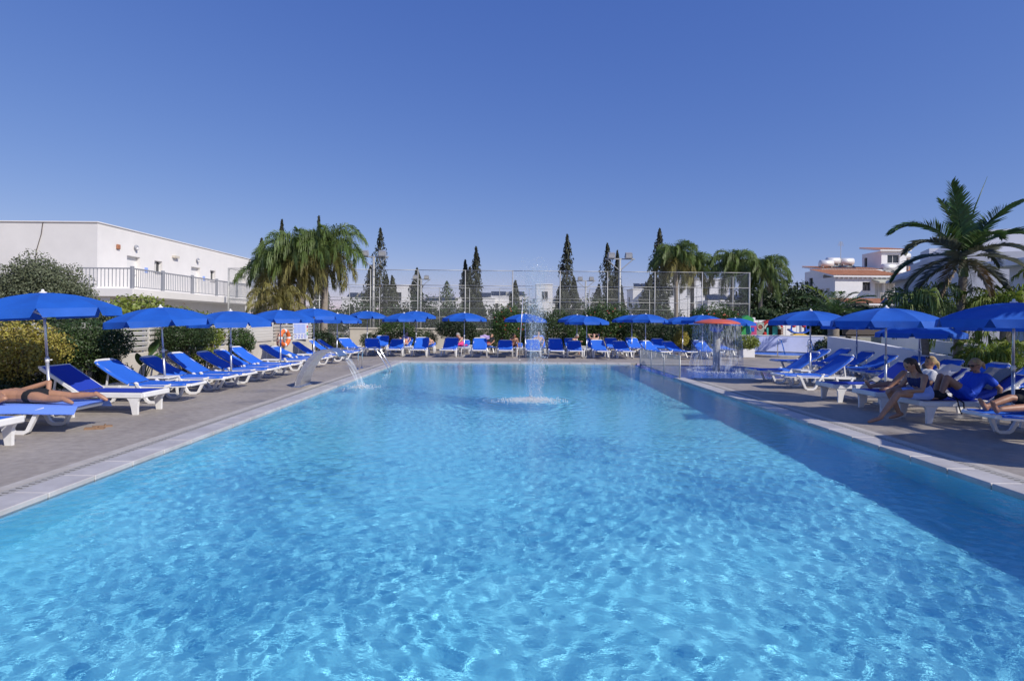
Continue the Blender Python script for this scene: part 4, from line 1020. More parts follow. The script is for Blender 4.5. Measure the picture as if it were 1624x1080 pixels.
palm('squat date palm with grey-green fronds before the terracotta roofed houses', (17.3, 30.2, 0), 2.2, PHX, (.30, .24), (0, 0), None, 'date palm')
# palms standing beside the right deck whose fronds throw the broken shade on it
palm('king palm shading the two women in blue from beside the deck', (11.2, 6.9, 0), 3.4, king_fronds(KF, 3, 2.3), (.13, .10), (0, 0), .6, 'king palms on the right')
palm('king palm shading the line of loungers under the curved wall', (14.8, 11.6, 0), 3.5, king_fronds(KF, 5, 2.2), (.13, .10), (0, 0), .6, 'king palms on the right')
palm('distant palm top showing above the hotel wing roof', (-24.6, 50, 0), 6.2, yf(9, 1.6, 'frond_king', 16), (.16, .12), (0, 0), None, 'palm behind the hotel wing')

# ================================================================== CONIFERS AND TREES
def cypress(label, x, y, h, r, seed, spires=1, n=3600, m='leaf_cypress', group='cypresses beyond the tennis court', lean=0.):
    rng = np.random.default_rng(seed); t = thing('cypress_tree', label, 'cypress', (x, y, 0), 0, group)
    Ps = []; Ds = []
    for s in range(spires):
        f = 1.0 if s == 0 else rng.uniform(.5, .9); ox = 0 if s == 0 else (1 if s % 2 else -1) * rng.uniform(.35, .95) * r; oy = 0 if s == 0 else rng.uniform(-.5, .5) * r
        hh = h * f; rr = r * (1.0 if spires == 1 else .62 if s == 0 else .5); k = int(n / spires)
        z = rng.random(k) ** 1.25; a = rng.random(k) * 6.283
        prof = np.where(z < .25, .7 + 1.2 * z, (1 - (z - .25) / .75) ** .62 * (.75 + .25 * np.cos(z * 9)) + .02)
        tuft = 1 + .55 * np.sin(a * 2 + z * 15 + s * 2) * np.sin(z * 29 + a * 3 + s) + .2 * np.sin(a * 5 + 50 * z) + .25 * (rng.random(k) - .5)
        q = rr * prof * tuft * (1 - .45 * rng.random(k) ** 1.5)
        Ps.append(np.stack([ox * (1 - .3 * z) + q * np.cos(a) + lean * z * z, oy + q * np.sin(a), .35 + z * (hh - .35)], 1)); Ds.append(np.stack([np.cos(a), np.sin(a), np.full(k, .5)], 1))
    P = np.concatenate(Ps); D = np.concatenate(Ds)
    link('crown', leaves_mesh('crown', P, .34, m, rng, D, 2.6, .45, 2.6), t)
    mb = MB(); mb.tube([(0, 0, -.1), (0, 0, h * .4), (lean * .6, 0, h * .88)], [.16, .1, .02], 8); mb.build('trunk', 'bark', t, True)
    return t
CY = [(-26.0, 60, 10.2, .95, 1, 'slim cypress at the far end of the hotel wing'), (-23.9, 60, 12.2, 1.1, 2, 'cypress rising through the left palm crown'), (-20.0, 60, 12.6, 1.0, 2, 'cypress tip showing above the tallest left palm'),
      (-13.5, 60, 11.4, 1.75, 5, 'ragged cypress with several tips beside the floodlight mast left of the court'), (-9.6, 60, 7.2, .9, 1, 'thin low cypress behind a fence post left of the white houses'),
      (-3.4, 60, 9.5, 1.35, 3, 'double tipped cypress before the white houses'), (-4.6, 61, 8.2, 1.1, 2, 'shorter companion of the double tipped cypress'), (.85, 66, 6.4, .7, 1, 'small cypress behind the fountain jet'), (6.2, 60, 10.9, 1.55, 3, 'tall full cypress right of the fountain jet'),
      (10.45, 60, 10.0, 1.5, 4, 'broad cypress beside the right floodlight mast'), (11.6, 60.5, 9.3, 1.0, 2, 'narrower cypress hidden behind the right floodlight mast'), (15.6, 60, 11.6, 1.7, 3, 'tallest cypress with curved tip before the feathery palms')]
for i, (x, y, h, r, s, lb) in enumerate(CY): cypress(lb, x, y, h, r, 40 + i, s, 7800 if r > 1.2 else 4600, lean=.35 if i == 11 else 0)
cypress('small araucaria like conifer on the roofline of the white houses', -8.6, 80, 7.3, 1.7, 77, 1, 1500, 'leaf_pine', 'conifer among the white houses')

def tree(label, x, y, h, blobs, n, size, m, seed, group=None, trunk_h=1.2, name='broadleaf_tree'):
    rng = np.random.default_rng(seed); t = thing(name, label, 'tree', (x, y, 0), 0, group)
    P, d = cloud(rng, blobs, n, .6, .22); link('crown', leaves_mesh('crown', P, size, m, rng, d, 1.9, .6), t)
    mb = MB(); mb.tube([(0, 0, -.1), (.05, 0, trunk_h), (0, .05, blobs[0][2])], [.17, .12, .05], 8)
    for b in blobs[1:5]: mb.tube([(.05, 0, trunk_h * .9), ((b[0]) * .5, b[1] * .5, (trunk_h + b[2]) * .52), (b[0] * .9, b[1] * .9, b[2])], [.08, .05, .02], 6)
    mb.build('trunk', 'bark', t, True); return t
tree('round grey-green olive tree before the hotel wing end wall', -13.3, 16.2, 3.3, [(0, 0, 2.35, 1.25, 1.2, .95), (-.75, .1, 2.2, .85, .8, .75), (.85, -.1, 2.0, .75, .8, .75), (.1, -.2, 2.75, .8, .8, .6), (1.15, .2, 1.7, .55, .5, .5), (-1.2, 0, 1.8, .55, .5, .55)], 46000, .06, 'leaf_olive', 5, None, .9, 'olive_tree')
for i, (x, y, z, r, lb) in enumerate(((20.3, 47, 3.1, 2.2, 'dark round tree right of the last court palm'), (22.8, 48, 3.3, 2.3, 'dark tree beside the terracotta roofed houses'), (25.6, 49, 3.2, 2.0, 'bushy tree touching the side wall of the terracotta roofed houses'), (18.0, 40, 1.7, 1.7, 'low shrubby tree by the right court fence'), (21.5, 38, 1.5, 2.0, 'low bright bush mass behind the playground'), (24.6, 40, 1.9, 2.1, 'mid green bush mass behind the date palm'))):
    tree(lb, x, y, z, [(0, 0, z, r, r * .8, z * .62), (r * .6, 0, z * .8, r * .7, r * .6, z * .5), (-r * .6, .2, z * .75, r * .7, r * .6, z * .5), (0, -.3, z * 1.25, r * .6, r * .6, z * .4)], 4200, .26, 'leaf_pine' if i > 2 else 'leaf_dark', 60 + i, 'trees right of the court')
for i in range(11):
    x = -19 + 3.5 * i + random.uniform(-.5, .5); h = (3.3, 4.0, 3.0, 4.3, 3.6)[i % 5]
    tree(f'{ORD[i]} dark shrub from the left court corner in the row behind the far court fence', x, 58 + random.uniform(-1, 1), h, [(0, 0, h * .55, 2.0, 1.2, h * .5), (1.1, 0, h * .45, 1.4, 1.1, h * .4), (-1.1, 0, h * .4, 1.4, 1.1, h * .36)], 2600, .28, 'leaf_dark' if i % 2 else 'leaf_pine', 90 + i, 'shrubs behind the far court fence', .5, 'shrub')

# ================================================================== TENNIS COURT FENCES AND MASTS
def court_fence(label, x0, y0, x1, y1, bays, top=4.9, rails=(4.9, 3.94, 2.95, 1.95, .5)):
    t = thing('court_fence', label, 'fence', (x0, y0, 0), 0, 'chain-link fences round the tennis court'); d = Vector((x1 - x0, y1 - y0, 0)); L = d.length; a = math.atan2(d.y, d.x)
    t.rotation_euler = (0, 0, a); sp = L / bays
    mb = MB(); mb.tube([(0, 0, 0), (0, 0, top + .03)], .032, 8); pm_ = mb.mesh('post', 'galvanised', True)
    mb = MB(); mb.tube([(0, 0, 0), (sp, 0, 0)], .019, 6); rm_ = mb.mesh('rail', 'galvanised', True)
    mb = MB(); mb.add([(0, .05, .45), (sp, .05, .45), (sp, .05, top), (0, .05, top)], [(0, 1, 2, 3)]); mm_ = mb.mesh('chain_link_panel', 'chain_link')
    for k in range(bays + 1): link('post', pm_, t, (k * sp, 0, 0))
    for k in range(bays):
        for z in rails: link('rail', rm_, t, (k * sp, 0, z))
        link('chain_link_panel', mm_, t, (k * sp, 0, 0))
    return t
court_fence('tall chain-link court fence on the pool side behind the hedge', -17.7, 36, 15.3, 36, 11)
court_fence('tall chain-link court fence on the far side by the cypresses', -18.2, 55, 16.6, 55, 12)
court_fence('chain-link court fence returning beside the hotel wing', -17.7, 36.1, -18.2, 54.9, 6)
court_fence('chain-link court fence returning below the right palms', 15.3, 36.1, 16.6, 54.9, 6)
def mast(label, x, y, h):
    t = thing('floodlight_mast', label, 'floodlight', (x, y, 0), 0, 'tennis court floodlight masts')
    mb = MB(); mb.tube([(0, 0, 0), (0, 0, h)], [.09, .07], 10); mb.build('pole', 'galvanised', t, True)
    mb = MB(); mb.tube([(-.95, 0, h), (.95, 0, h)], 1, sq=(.09, .07)); mb.build('crossarm', 'galvanised', t)
    for s in (-1, 1):
        mb = MB(); mb.tube([(s * .85, 0, h - .02), (0, 0, h - .75)], .03, 6); mb.build('brace', 'galvanised', t)
        mb = MB(); mb.prism([(-.24, 0), (.24, 0), (.2, .32), (-.2, .32)], -.16, .14); o = mb.build('lamp_housing', 'grey_paint', t, False, (s * .55, 0, h + .08)); o.rotation_euler = (.35, 0, 0)
        mb = MB(); mb.box(-.2, .2, -.166, -.163, .03, .29); mb.build('lamp_glass', 'lamp_glass', o)
mast('floodlight mast with two lamps near the ragged cypress', -8.6, 36.4, 5.75); mast('floodlight mast with two lamps near the broad right cypress', 7.15, 36.4, 5.75)
mast('distant floodlight mast by the thin low cypress', -8.5, 55.6, 5.75); mast('distant floodlight mast before the far right white houses', 7.6, 55.6, 5.75)

# ================================================================== HEDGE AND SHRUBS ROUND THE DECK
wl = thing('retaining_wall', 'low beige retaining wall behind the far hedge', 'wall', (-9.6, 34.6, 0)); mb = MB(); mb.cbox(0, 25, 0, .3, -.05, 1.15, .02); mb.build('wall_body', 'wall_beige', wl); mb = MB(); mb.cbox(-.03, 25.03, -.05, .35, 1.15, 1.25, .02); mb.build('wall_cap', 'wall_beige', wl)
GH = 'shrubs of the far hedge'
B1 = lambda rx, ry, rz, z: [(0, 0, z, rx, ry, rz), (rx * .55, .1, z * .92, rx * .6, ry * .8, rz * .8), (-rx * .55, -.05, z * .95, rx * .6, ry * .8, rz * .8)]
HB = [(-7.6, 32.6, B1(.75, .6, .5, .55), 2200, .09, 'leaf_hedge', 'small leafy shrub between the noticeboard palm and the first hedge bush', None),
      (-6.3, 32.2, B1(1.0, .7, .8, .95), 4200, .10, 'leaf_hibiscus', 'loose shrub with orange blossoms at the ladder end of the hedge', ('petal_orange', 16, .05)),
      (-4.9, 32.4, B1(.8, .6, .62, .65), 3600, .08, 'leaf_hedge', 'clipped green hedge bush behind the second hedge line parasol', None),
      (-2.9, 32.2, B1(1.0, .8, .62, 1.25), 5200, .09, 'leaf_dark', 'dark round-headed shrub beside the beige wall gap', None),
      (-1.35, 32.4, B1(.9, .6, .62, .7), 4200, .08, 'leaf_hedge', 'clipped hedge bush left of the tall red-flowered hibiscus', None),
      (.1, 32.8, B1(.95, .8, 1.15, 1.45), 5200, .12, 'leaf_hibiscus', 'tall hibiscus with red blossoms left of the fountain jet', ('petal_red', 70, .042)),
      (1.5, 32.6, B1(.7, .6, .7, .8), 2800, .10, 'leaf_dark', 'dark shrub directly behind the fountain jet', None),
      (2.75, 32.7, B1(1.05, .8, 1.1, 1.4), 6500, .09, 'leaf_hedge', 'tall feathery green shrub right of the fountain jet', None),
      (4.0, 32.2, B1(.65, .5, .65, .75), 2600, .11, 'leaf_hibiscus', 'leafy shrub behind the grey-haired bather', None),
      (5.7, 32.9, B1(1.35, .9, 1.15, 1.65), 7500, .12, 'leaf_hibiscus', 'broad hibiscus studded with red blossoms below the right floodlight', ('petal_red', 110, .042)),
      (7.6, 32.5, B1(1.0, .8, .85, 1.05), 4800, .10, 'leaf_dark', 'dark shrub right of the broad hibiscus', None),
      (9.3, 32.6, B1(.95, .8, .8, 1.0), 4600, .10, 'leaf_dark', 'dark shrub behind the yellow croton', None),
      (11.0, 32.5, B1(1.0, .8, .85, 1.0), 4600, .10, 'leaf_hedge', 'green shrub behind the water mushroom', None),
      (12.1, 33.3, B1(1.45, .9, 1.05, 1.75), 7500, .12, 'leaf_hibiscus', 'hibiscus with red blossoms by the right court fence corner', ('petal_red', 90, .042)),
      (6.75, 31.2, B1(.35, .3, .5, .65), 1100, .10, 'leaf_lime', 'lime coloured shrub before the broad hibiscus', None),
      (9.55, 31.3, B1(.38, .3, .45, .85), 1100, .10, 'leaf_yellow', 'yellow croton bush between dark shrubs', None)]
for i, (x, y, bl, n, sz, m, lb, fl) in enumerate(HB):
    bush('hedge_shrub', lb, 'shrub', bl, int(n * 1.7), sz * .82, m, 200 + i, (x, y, 0), GH, fl, stem_h=bl[0][2])
GS = 'shrubs along the slatted fence'
def BX(rx, ry, rz, z): return [(0, 0, z, rx, ry, rz), (rx * .3, ry * .5, z * 1.05, rx * .7, ry * .6, rz * .8), (-rx * .2, -ry * .5, z * 1.02, rx * .75, ry * .6, rz * .8)]
LB = [(-8.95, 10.15, BX(.70, .85, .58, 1.02), 15000, .050, 'leaf_yellow', 'yellow variegated evergreen shrub at the sunbather end of the fence', None),
      (-8.7, 10.3, BX(.6, 1.1, .30, .34), 5200, .055, 'leaf_dark', 'low dark green ground shrub under the yellow variegated one', None),
      (-8.85, 11.95, BX(.62, .80, .50, 1.08), 17000, .046, 'leaf_hedge', 'clipped dense green shrub behind the navy straight-legged lounger', None),
      (-8.7, 12.7, BX(.28, .3, .3, .35), 2000, .05, 'leaf_lime', 'straggly shrub at the foot of the clipped green shrub', None),
      (-9.1, 12.95, BX(.25, .3, .35, .5), 1600, .05, 'leaf_hedge', 'loose shrub beside the first gap in the slatted fence', None),
      (-8.95, 15.75, BX(.58, .85, .42, 1.15), 13000, .046, 'leaf_hedge', 'rounded dark green shrub before the middle fence length', None),
      (-8.75, 16.5, BX(.40, .4, .3, .55), 1700, .06, 'leaf_lime', 'low bright shrub under the rounded one', ('petal_orange', 4, .05)),
      (-9.1, 19.4, BX(.4, .45, .55, .85), 3200, .07, 'leaf_hibiscus', 'narrow leafy shrub filling the gap before the close-boarded fence', None),
      (-9.0, 17.3, BX(.28, .5, .35, 1.1), 800, .09, 'leaf_lime', 'thin creeper with orange flower on the slats', ('petal_orange', 4, .05)),
      (-9.2, 27.9, BX(.6, .6, .5, .7), 2200, .10, 'leaf_dark', 'brownish dark shrub under the palm trunks', None),
      (-8.6, 29.0, BX(.5, .5, .45, .55), 1500, .10, 'leaf_olive', 'dry olive coloured shrub by the first corner lounger', None)]
for i, (x, y, bl, n, sz, m, lb, fl) in enumerate(LB): bush('fence_shrub', lb, 'shrub', bl, n, sz, m, 300 + i, (x, y, 0), GS, fl, stem_h=bl[0][2])
bush('flowering_shrub', 'yellow flowered bougainvillea like shrub below the terrace railing', 'shrub', [(0, 0, 1.5, 1.5, 2.2, .75), (0, 2.2, 1.4, 1.2, 1.6, .7), (0, -1.8, 1.5, 1.2, 1.4, .7), (-.3, .3, 2.0, .9, 1.2, .5), (0, 4, 1.3, 1.1, 1.4, .6)], 9500, .12, 'leaf_lime', 350, (-12.6, 19.5, 0), None, ('petal_orange', 12, .05))
bush('dark_shrub', 'dark green shrub mass behind the fence below the flowering one', 'shrub', [(0, 0, 1.2, 1.2, 1.6, .7), (0, 2.6, 1.2, 1.0, 1.6, .6), (0, 5.5, 1.1, 1.0, 1.6, .6)], 6500, .11, 'leaf_dark', 351, (-11.2, 14.3, 0))
# strelitzia by the fence
st = thing('strelitzia_plant', 'young strelitzia with paddle leaves before the slatted fence', 'plant', (-8.8, 13.75, 0)); rnd = random.Random(4)
for k in range(7):
    a = rnd.uniform(0, 6.28); h = rnd.uniform(.45, .95); r = rnd.uniform(.1, .3); d = Vector((math.cos(a), math.sin(a), 0))
    mb = MB(); mb.tube([(0, 0, 0), d * r * .5 + Vector((0, 0, h * .6)), d * r + Vector((0, 0, h))], .010, 5); mb.build('stalk', 'rachis', st)
    mb = MB(); b = d * r + Vector((0, 0, h)); ax = (d * .5 + Vector((0, 0, .8))).normalized(); sd = ax.cross(d).normalized(); vs = []
    for i in range(7):
        u = i / 6; w = .085 * math.sin(PI * (u * .92 + .04)) ** .7; c = b + ax * .36 * u + d * .12 * u * u; vs += [c - sd * w + d * .02, c - d * .015, c + sd * w + d * .02]
    mb.add(vs, [(i * 3 + j, i * 3 + j + 1, i * 3 + j + 4, i * 3 + j + 3) for i in range(6) for j in range(2)]); mb.build('leaf', 'leaf_hibiscus', st, True)

# ================================================================== RIGHT SIDE: walls, lawn, spa, playground
def curved_wall(label, pts, zt, th=.25):
    t = thing('garden_wall', label, 'wall', (pts[0][0], pts[0][1], 0), 0, 'curved white garden walls'); o = Vector((pts[0][0], pts[0][1], 0)); N = []
    P = [Vector((x, y, 0)) for x, y in pts]
    for i in range(len(P)):
        d = (P[min(i + 1, len(P) - 1)] - P[max(i - 1, 0)]).normalized(); N.append(Vector((-d.y, d.x, 0)))
    mb = MB(); vs = []
    for p, n, z in zip(P, N, zt): vs += [p - o + n * th / 2 + Vector((0, 0, -.05)), p - o + n * th / 2 + Vector((0, 0, z)), p - o - n * th / 2 + Vector((0, 0, z)), p - o - n * th / 2 + Vector((0, 0, -.05))]
    k = len(P); mb.add(vs, [(i * 4 + j, i * 4 + (j + 1) % 4, (i + 1) * 4 + (j + 1) % 4, (i + 1) * 4 + j) for i in range(k - 1) for j in range(4)] + [(3, 2, 1, 0), tuple((k - 1) * 4 + j for j in range(4))]); mb.build('wall_body', 'wall_clean', t)
    return t
curved_wall('lower curved white garden wall behind the shaded loungers', [(15.6, 27.5), (15.3, 25.8), (14.9, 23.6), (14.4, 21.3), (14.0, 19.2), (13.75, 17.6), (13.7, 15), (13.8, 12.5), (14, 10), (14.2, 6)], [1.1, 1.05, .98, .88, .78, .70, .68, .66, .66, .66])
curved_wall('upper curved white garden wall above the lawn strip', [(16.9, 25.5), (16.3, 24.2), (15.7, 22.0), (15.2, 20), (14.95, 18), (14.9, 16), (15.0, 13)], [1.36, 1.32, 1.22, 1.12, 1.05, 1.0, 1.0])
struct(flat('lawn', [[(15.7, 27.4), (15.4, 25.8), (15.05, 23.6), (14.55, 21.3), (14.15, 19.2), (13.9, 17.6), (13.9, 6), (21.9, 6), (21.9, 33.5), (18.5, 33.5), (16.2, 28)]], .62, 'lawn'))
rng = np.random.default_rng(31); n = 26000
gp = np.stack([rng.uniform(14.2, 21, n), rng.uniform(15, 31, n), np.full(n, .66)], 1); gp = gp[(gp[:, 0] - 14.1) > (gp[:, 1] - 15) * .16]
go = link('lawn_grass', leaves_mesh('lawn_grass', gp, .11, 'grass', rng, None, 4, .5, 3.)); go['kind'] = 'stuff'; go['label'] = 'short mown grass on the raised lawn behind the curved walls'; go['category'] = 'grass'

spa = thing('spa_basin', 'round raised spa basin with pale rim before the blue playground wall', 'spa pool', (14.6, 30.4, 0))
mb = MB(); mb.lathe([(2.45, -.02), (2.45, .10), (2.40, .12), (2.05, .12), (2.03, .05), (2.03, -.0)], 40); mb.build('rim', 'edge_band', spa)
mb = MB(); mb.lathe([(2.03, .075), (0, .075)], 40); mb.build('basin_water', 'kids_tile', spa)
for s in (0, 1):
    mb = MB(); x = -1.2 + 1.5 * s; mb.tube([(x, -2.2, .1), (x, -2.2, .82), (x + .06, -2.15, .9), (x + .3, -1.9, .88), (x + .55, -1.6, .55), (x + .8, -1.3, .12)], .025, 8); mb.build('handrail', 'chrome', spa, True)
pwall = thing('playground_wall', 'pale blue painted wall below the playground toys', 'wall', (13.4, 33.0, 0)); mb = MB(); mb.cbox(0, 5.0, 0, .25, -.05, .98, .015); mb.build('wall_body', 'wall_blue', pwall); mb = MB(); mb.cbox(-.02, 5.02, -.03, .28, .98, 1.03, .01); mb.build('wall_cap', 'wall_clean', pwall)
mb = MB(); mb.box(13.4, 22, 33.26, 37.5, -.05, .97); struct(mb.build('playground_platform', 'concrete'))
pf = thing('picket_wall', 'white garden fence of broad boards behind the playground toys', 'fence', (15.9, 36.8, .97))
mb = MB(); mb.cbox(0, .33, 0, .05, 0, .95, .01); bd = mb.mesh('board', 'wall_clean')
for k in range(9): link('board', bd, pf, (.35 * k, 0, 0))
for k in (0, 4.5, 9): mb = MB(); mb.cbox(.35 * k - .09, .35 * k + .09, -.09, .08, 0, 1.12, .015); mb.build('post', 'wall_clean', pf)
# toys
ph = thing('playhouse', 'toy playhouse with red arched roof and teal door on the playground', 'playhouse', (15.9, 34.4, .97))
mb = MB(); mb.tube([(.60 * math.cos(R(a)), 0, .42 + .48 * math.sin(R(a))) for a in range(0, 181, 15)], 1, sq=(.55, .10)); mb.build('roof', 'plastic_red', ph)
mb = MB(); mb.tube([(.47 * math.cos(R(a)), -.05, .42 + .36 * math.sin(R(a))) for a in range(0, 181, 15)], 1, sq=(.5, .09)); mb.build('arch_trim', 'plastic_cream', ph)
for s in (-1, 1): mb = MB(); mb.cbox(s * .58 - .06, s * .58 + .06, -.28, .28, 0, .46, .02); mb.build('side_wall', 'plastic_brown', ph)
mb = MB(); mb.cbox(-.5, .5, .22, .28, 0, .75, .02); mb.build('back_wall', 'frame_dark', ph)
mb = MB(); mb.cbox(.10, .42, -.06, -.02, .02, .58, .02); mb.build('door', 'plastic_teal', ph); mb = MB(); mb.cbox(-.28, -.16, -.1, -.02, .02, .5, .02); mb.build('side_panel', 'plastic_teal', ph)
for k in range(4): mb = MB(); mb.box(.50, .70, -.30, -.285, .06 + .13 * k, .11 + .13 * k); mb.build('ladder_rung', 'plastic_cream', ph)
tw = thing('slide_tower', 'green roofed toy climbing tower with crimson panel beside a court fence post', 'play tower', (14.35, 34.2, .97))
mb = MB(); mb.prism([(-.42, .82), (.32, .82), (.32, 1.0), (-.05, 1.22), (-.42, 1.0)], -.3, .3); mb.build('roof', 'plastic_green', tw)
mb = MB(); mb.cbox(-.40, -.06, -.25, .25, 0, .82, .03); mb.build('tower_side', 'plastic_green', tw)
mb = MB(); mb.cbox(.0, .52, -.28, -.20, 0, .80, .03); mb.build('front_panel', 'plastic_pink', tw); mb = MB(); mb.cbox(.16, .36, -.31, -.285, .25, .50, .02); mb.build('panel_window', 'plastic_blue', tw)
mb = MB(); mb.tube([(-.02, -.3, .72), (-.2, -.75, .4), (-.3, -1.1, .08), (-.3, -1.2, .04)], 1, sq=(.36, .05)); mb.build('slide', 'plastic_teal', tw)
pc = thing('climbing_cube', 'grey green toy cube with round porthole between tower and playhouse', 'play cube', (15.15, 34.3, .97))
mb = MB(); mb.cbox(-.28, .24, -.22, .22, 0, .80, .04); mb.build('cube_body', 'plastic_grey', pc); mb = MB(); mb.tube([(-.02 + .17 * math.cos(R(a)), -.235, .52 + .17 * math.sin(R(a))) for a in range(0, 361, 20)], .03, 6); mb.build('porthole_rim', 'plastic_cream', pc)
mb = MB(); mb.ball((-.02, -.215, .52), (.15, .02, .15), 12, 8); mb.build('porthole', 'plastic_brown', pc); mb = MB(); mb.cbox(.16, .36, -.3, .1, 0, .22, .05); mb.build('step_block', 'plastic_red', pc)
sr = thing('seesaw_rocker', 'blue and orange toy rocker with crab like red pads before the white fence', 'rocker toy', (17.55, 34.3, .97))
mb = MB(); mb.tube([(-.62, 0, .40), (-.35, 0, .22), (0, 0, .16), (.35, 0, .22), (.62, 0, .40)], 1, sq=(.3, .08)); mb.build('rocker_body', 'plastic_blue', sr)
mb = MB(); mb.tube([(-.42, 0, .02), (-.2, 0, .10), (.2, 0, .10), (.42, 0, .02)], 1, sq=(.34, .10)); mb.build('rocker_base', 'plastic_yellow', sr)
for s in (-1, 1):
    mb = MB(); mb.tube([(s * .45, 0, .32), (s * .42, 0, .62)], .05, 8); mb.build('upright', 'plastic_blue', sr); mb = MB(); mb.ball((s * .30, -.02, .60), (.13, .08, .10), 10, 7); mb.build('pad', 'plastic_red', sr, True)
# potted lime bush
pb = bush('potted_shrub', 'rounded lime green shrub in a white planter near the spa basin', 'shrub', [(0, 0, .78, .58, .5, .36), (.3, 0, .72, .35, .35, .3), (-.3, 0, .7, .35, .35, .3)], 3600, .075, 'leaf_lime', 400, (11.85, 28.2, 0), None, None)
mb = MB(); mb.cbox(-.30, .30, -.28, .28, 0, .44, .03); mb.build('planter', 'wall_clean', pb)
bush('agave_shrub', 'spiky dark shrub at the foot of the date palm', 'shrub', [(0, 0, .45, .9, .7, .5), (1.0, 0, .4, .7, .6, .4)], 2200, .22, 'leaf_dark', 401, (16.6, 29.2, 0), None, None, aspect=5)
# lantern
lp = thing('lamp_post', 'dark blue lantern post before the terracotta roofed houses', 'lamp post', (20.6, 31, 0))
mb = MB(); mb.tube([(0, 0, 0), (0, 0, .6), (0, 0, 2.5)], [.08, .05, .035], 10); mb.build('pole', 'lamp_blue', lp, True)
mb = MB(); mb.lathe([(.0, 2.5), (.09, 2.5), (.10, 2.52), (.16, 2.85), (.15, 2.86), (0, 2.86)], 8); mb.build('lantern_glass', 'lamp_blue', lp); mb = MB(); mb.lathe([(.30, 2.84), (.20, 2.95), (.07, 3.10), (.05, 3.14), (.02, 3.22), (0, 3.22)], 8); mb.build('lantern_hood', 'lamp_blue', lp)
bench = thing('garden_bench', 'dark slatted bench on the lawn behind the date palm', 'bench', (20.2, 32.0, .62)); mb = MB(); mb.box(-1.2, 1.2, -.2, .25, .40, .45); mb.build('seat', 'frame_dark', bench); mb = MB(); mb.box(-1.2, 1.2, .25, .30, .5, .95); mb.build('backrest', 'frame_dark', bench)
for s in (-1, 1): mb = MB(); mb.box(s * 1.0 - .04, s * 1.0 + .04, -.18, .25, -.02, .40); mb.build('leg', 'frame_dark', bench)
bin_ = thing('waste_bin', 'dark bin against the curved wall behind the last loungers', 'bin', (12.75, 13.6, 0)); mb = MB(); mb.lathe([(0, 0), (.22, 0), (.26, .65), (.0, .65)], 14); mb.build('bin_body', 'rubber', bin_); mb = MB(); mb.lathe([(.28, .62), (.28, .68), (.2, .74), (0, .75)], 14); mb.build('lid', 'rubber', bin_)

# ================================================================== HOUSES
def sloped_roof(parent, x0, x1, y0, y1, z0, z1, th=.16, ov=.35, name='roof'):
    """mono-pitch roof rising from y0 to y1, with rows of half-round tiles"""
    mb = MB(); k = int((x1 - x0 + 2 * ov) / .30); n = max(k, 4); vs = []
    for j, (y, z) in enumerate(((y0 - ov, z0 - .0), (y1 + ov * .3, z1))):
        for i in range(n * 4 + 1):
            u = i / (n * 4); vs.append((x0 - ov + (x1 - x0 + 2 * ov) * u, y, z + .055 * abs(math.sin(u * n * PI)) + .02))
    m = n * 4 + 1; mb.add(vs, [(i, i + 1, m + i + 1, m + i) for i in range(n * 4)]); r = mb.build(name, 'roof_tile', parent)
    mb = MB(); mb.add([(x0 - ov, y0 - ov, z0 - th), (x1 + ov, y0 - ov, z0 - th), (x1 + ov, y0 - ov, z0 + .01), (x0 - ov, y0 - ov, z0 + .01), (x0 - ov, y1, z1 - th), (x1 + ov, y1, z1 - th), (x1 + ov, y1, z1 + .01), (x0 - ov, y1, z1 + .01)], [(0, 1, 2, 3), (0, 4, 7, 3), (1, 5, 6, 2), (0, 1, 5, 4), (4, 5, 6, 7)]); mb.build('eaves', 'wall_clean', r)
    return r
def boxhouse(name, label, x0, x1, y0, y1, h, ops_f=(), ops_s=(), m='wall_clean', group=None, flat_roof=True):
    t = thing(name, label, 'house', (x0, y0, 0), 0, group); L, D = x1 - x0, y1 - y0
    facade(t, (0, 0, 0), (1, 0, 0), L, 0, h, list(ops_f), .2, m); facade(t, (0, D, 0), (0, -1, 0), D, 0, h, list(ops_s), .2, m)
    mb = MB(); mb.add([(L, 0, 0), (L, D, 0), (L, D, h), (L, 0, h)], [(0, 1, 2, 3)]); mb.add([(0, D, 0), (L, D, 0), (L, D, h), (0, D, h)], [(0, 1, 2, 3)]); mb.build('rear_wall', m, t)
    if flat_roof: mb = MB(); mb.cbox(-.08, L + .08, -.08, D + .08, h, h + .14, .02); mb.build('roof_slab', m, t)
    return t
GV = 'terracotta roofed village houses'
h = boxhouse('village_house', 'white house with terracotta roof, awning balcony and small window', 34.5, 41.4, 60, 64.4, 6.75, [(2.9, 3.75, 5.3, 6.2, 'dark'), (4.2, 5.1, 4.05, 6.1, 'curtain'), (5.3, 6.2, 4.05, 6.1, 'curtain'), (6.3, 6.8, 4.05, 6.1, 'curtain'), (.8, 1.7, 1.2, 2.4, 'dark'), (3.0, 4.0, 1.2, 2.4, 'dark')], [(1.2, 2.4, 3.3, 5.6, 'curtain'), (2.7, 3.4, 3.3, 5.6, 'curtain')], group=GV, flat_roof=False)
sloped_roof(h, 0, 6.9, 0, 4.4, 6.85, 7.9)
mb = MB(); mb.cbox(3.9, 7.0, -1.3, 0, 3.75, 4.0, .02); b = mb.build('balcony', 'wall_clean', h)
mb = MB()
for k in range(22): mb.box(3.95 + .14 * k, 3.98 + .14 * k, -1.28, -1.25, 4.0, 4.95)
mb.box(3.92, 7.0, -1.3, -1.23, 4.95, 5.0); o = mb.build('balcony_railing', 'wall_beige', b); o['kind'] = 'stuff'
mb = MB(); mb.prism([(0, 0), (0, .05), (1.3, -.25), (1.3, -.42)], 3.85, 7.0); mb.xf(Matrix(((0, 1, 0, 0), (-1, 0, 0, 0), (0, 0, 1, 6.45), (0, 0, 0, 1)))); mb.build('awning', 'plastic_cream', h)
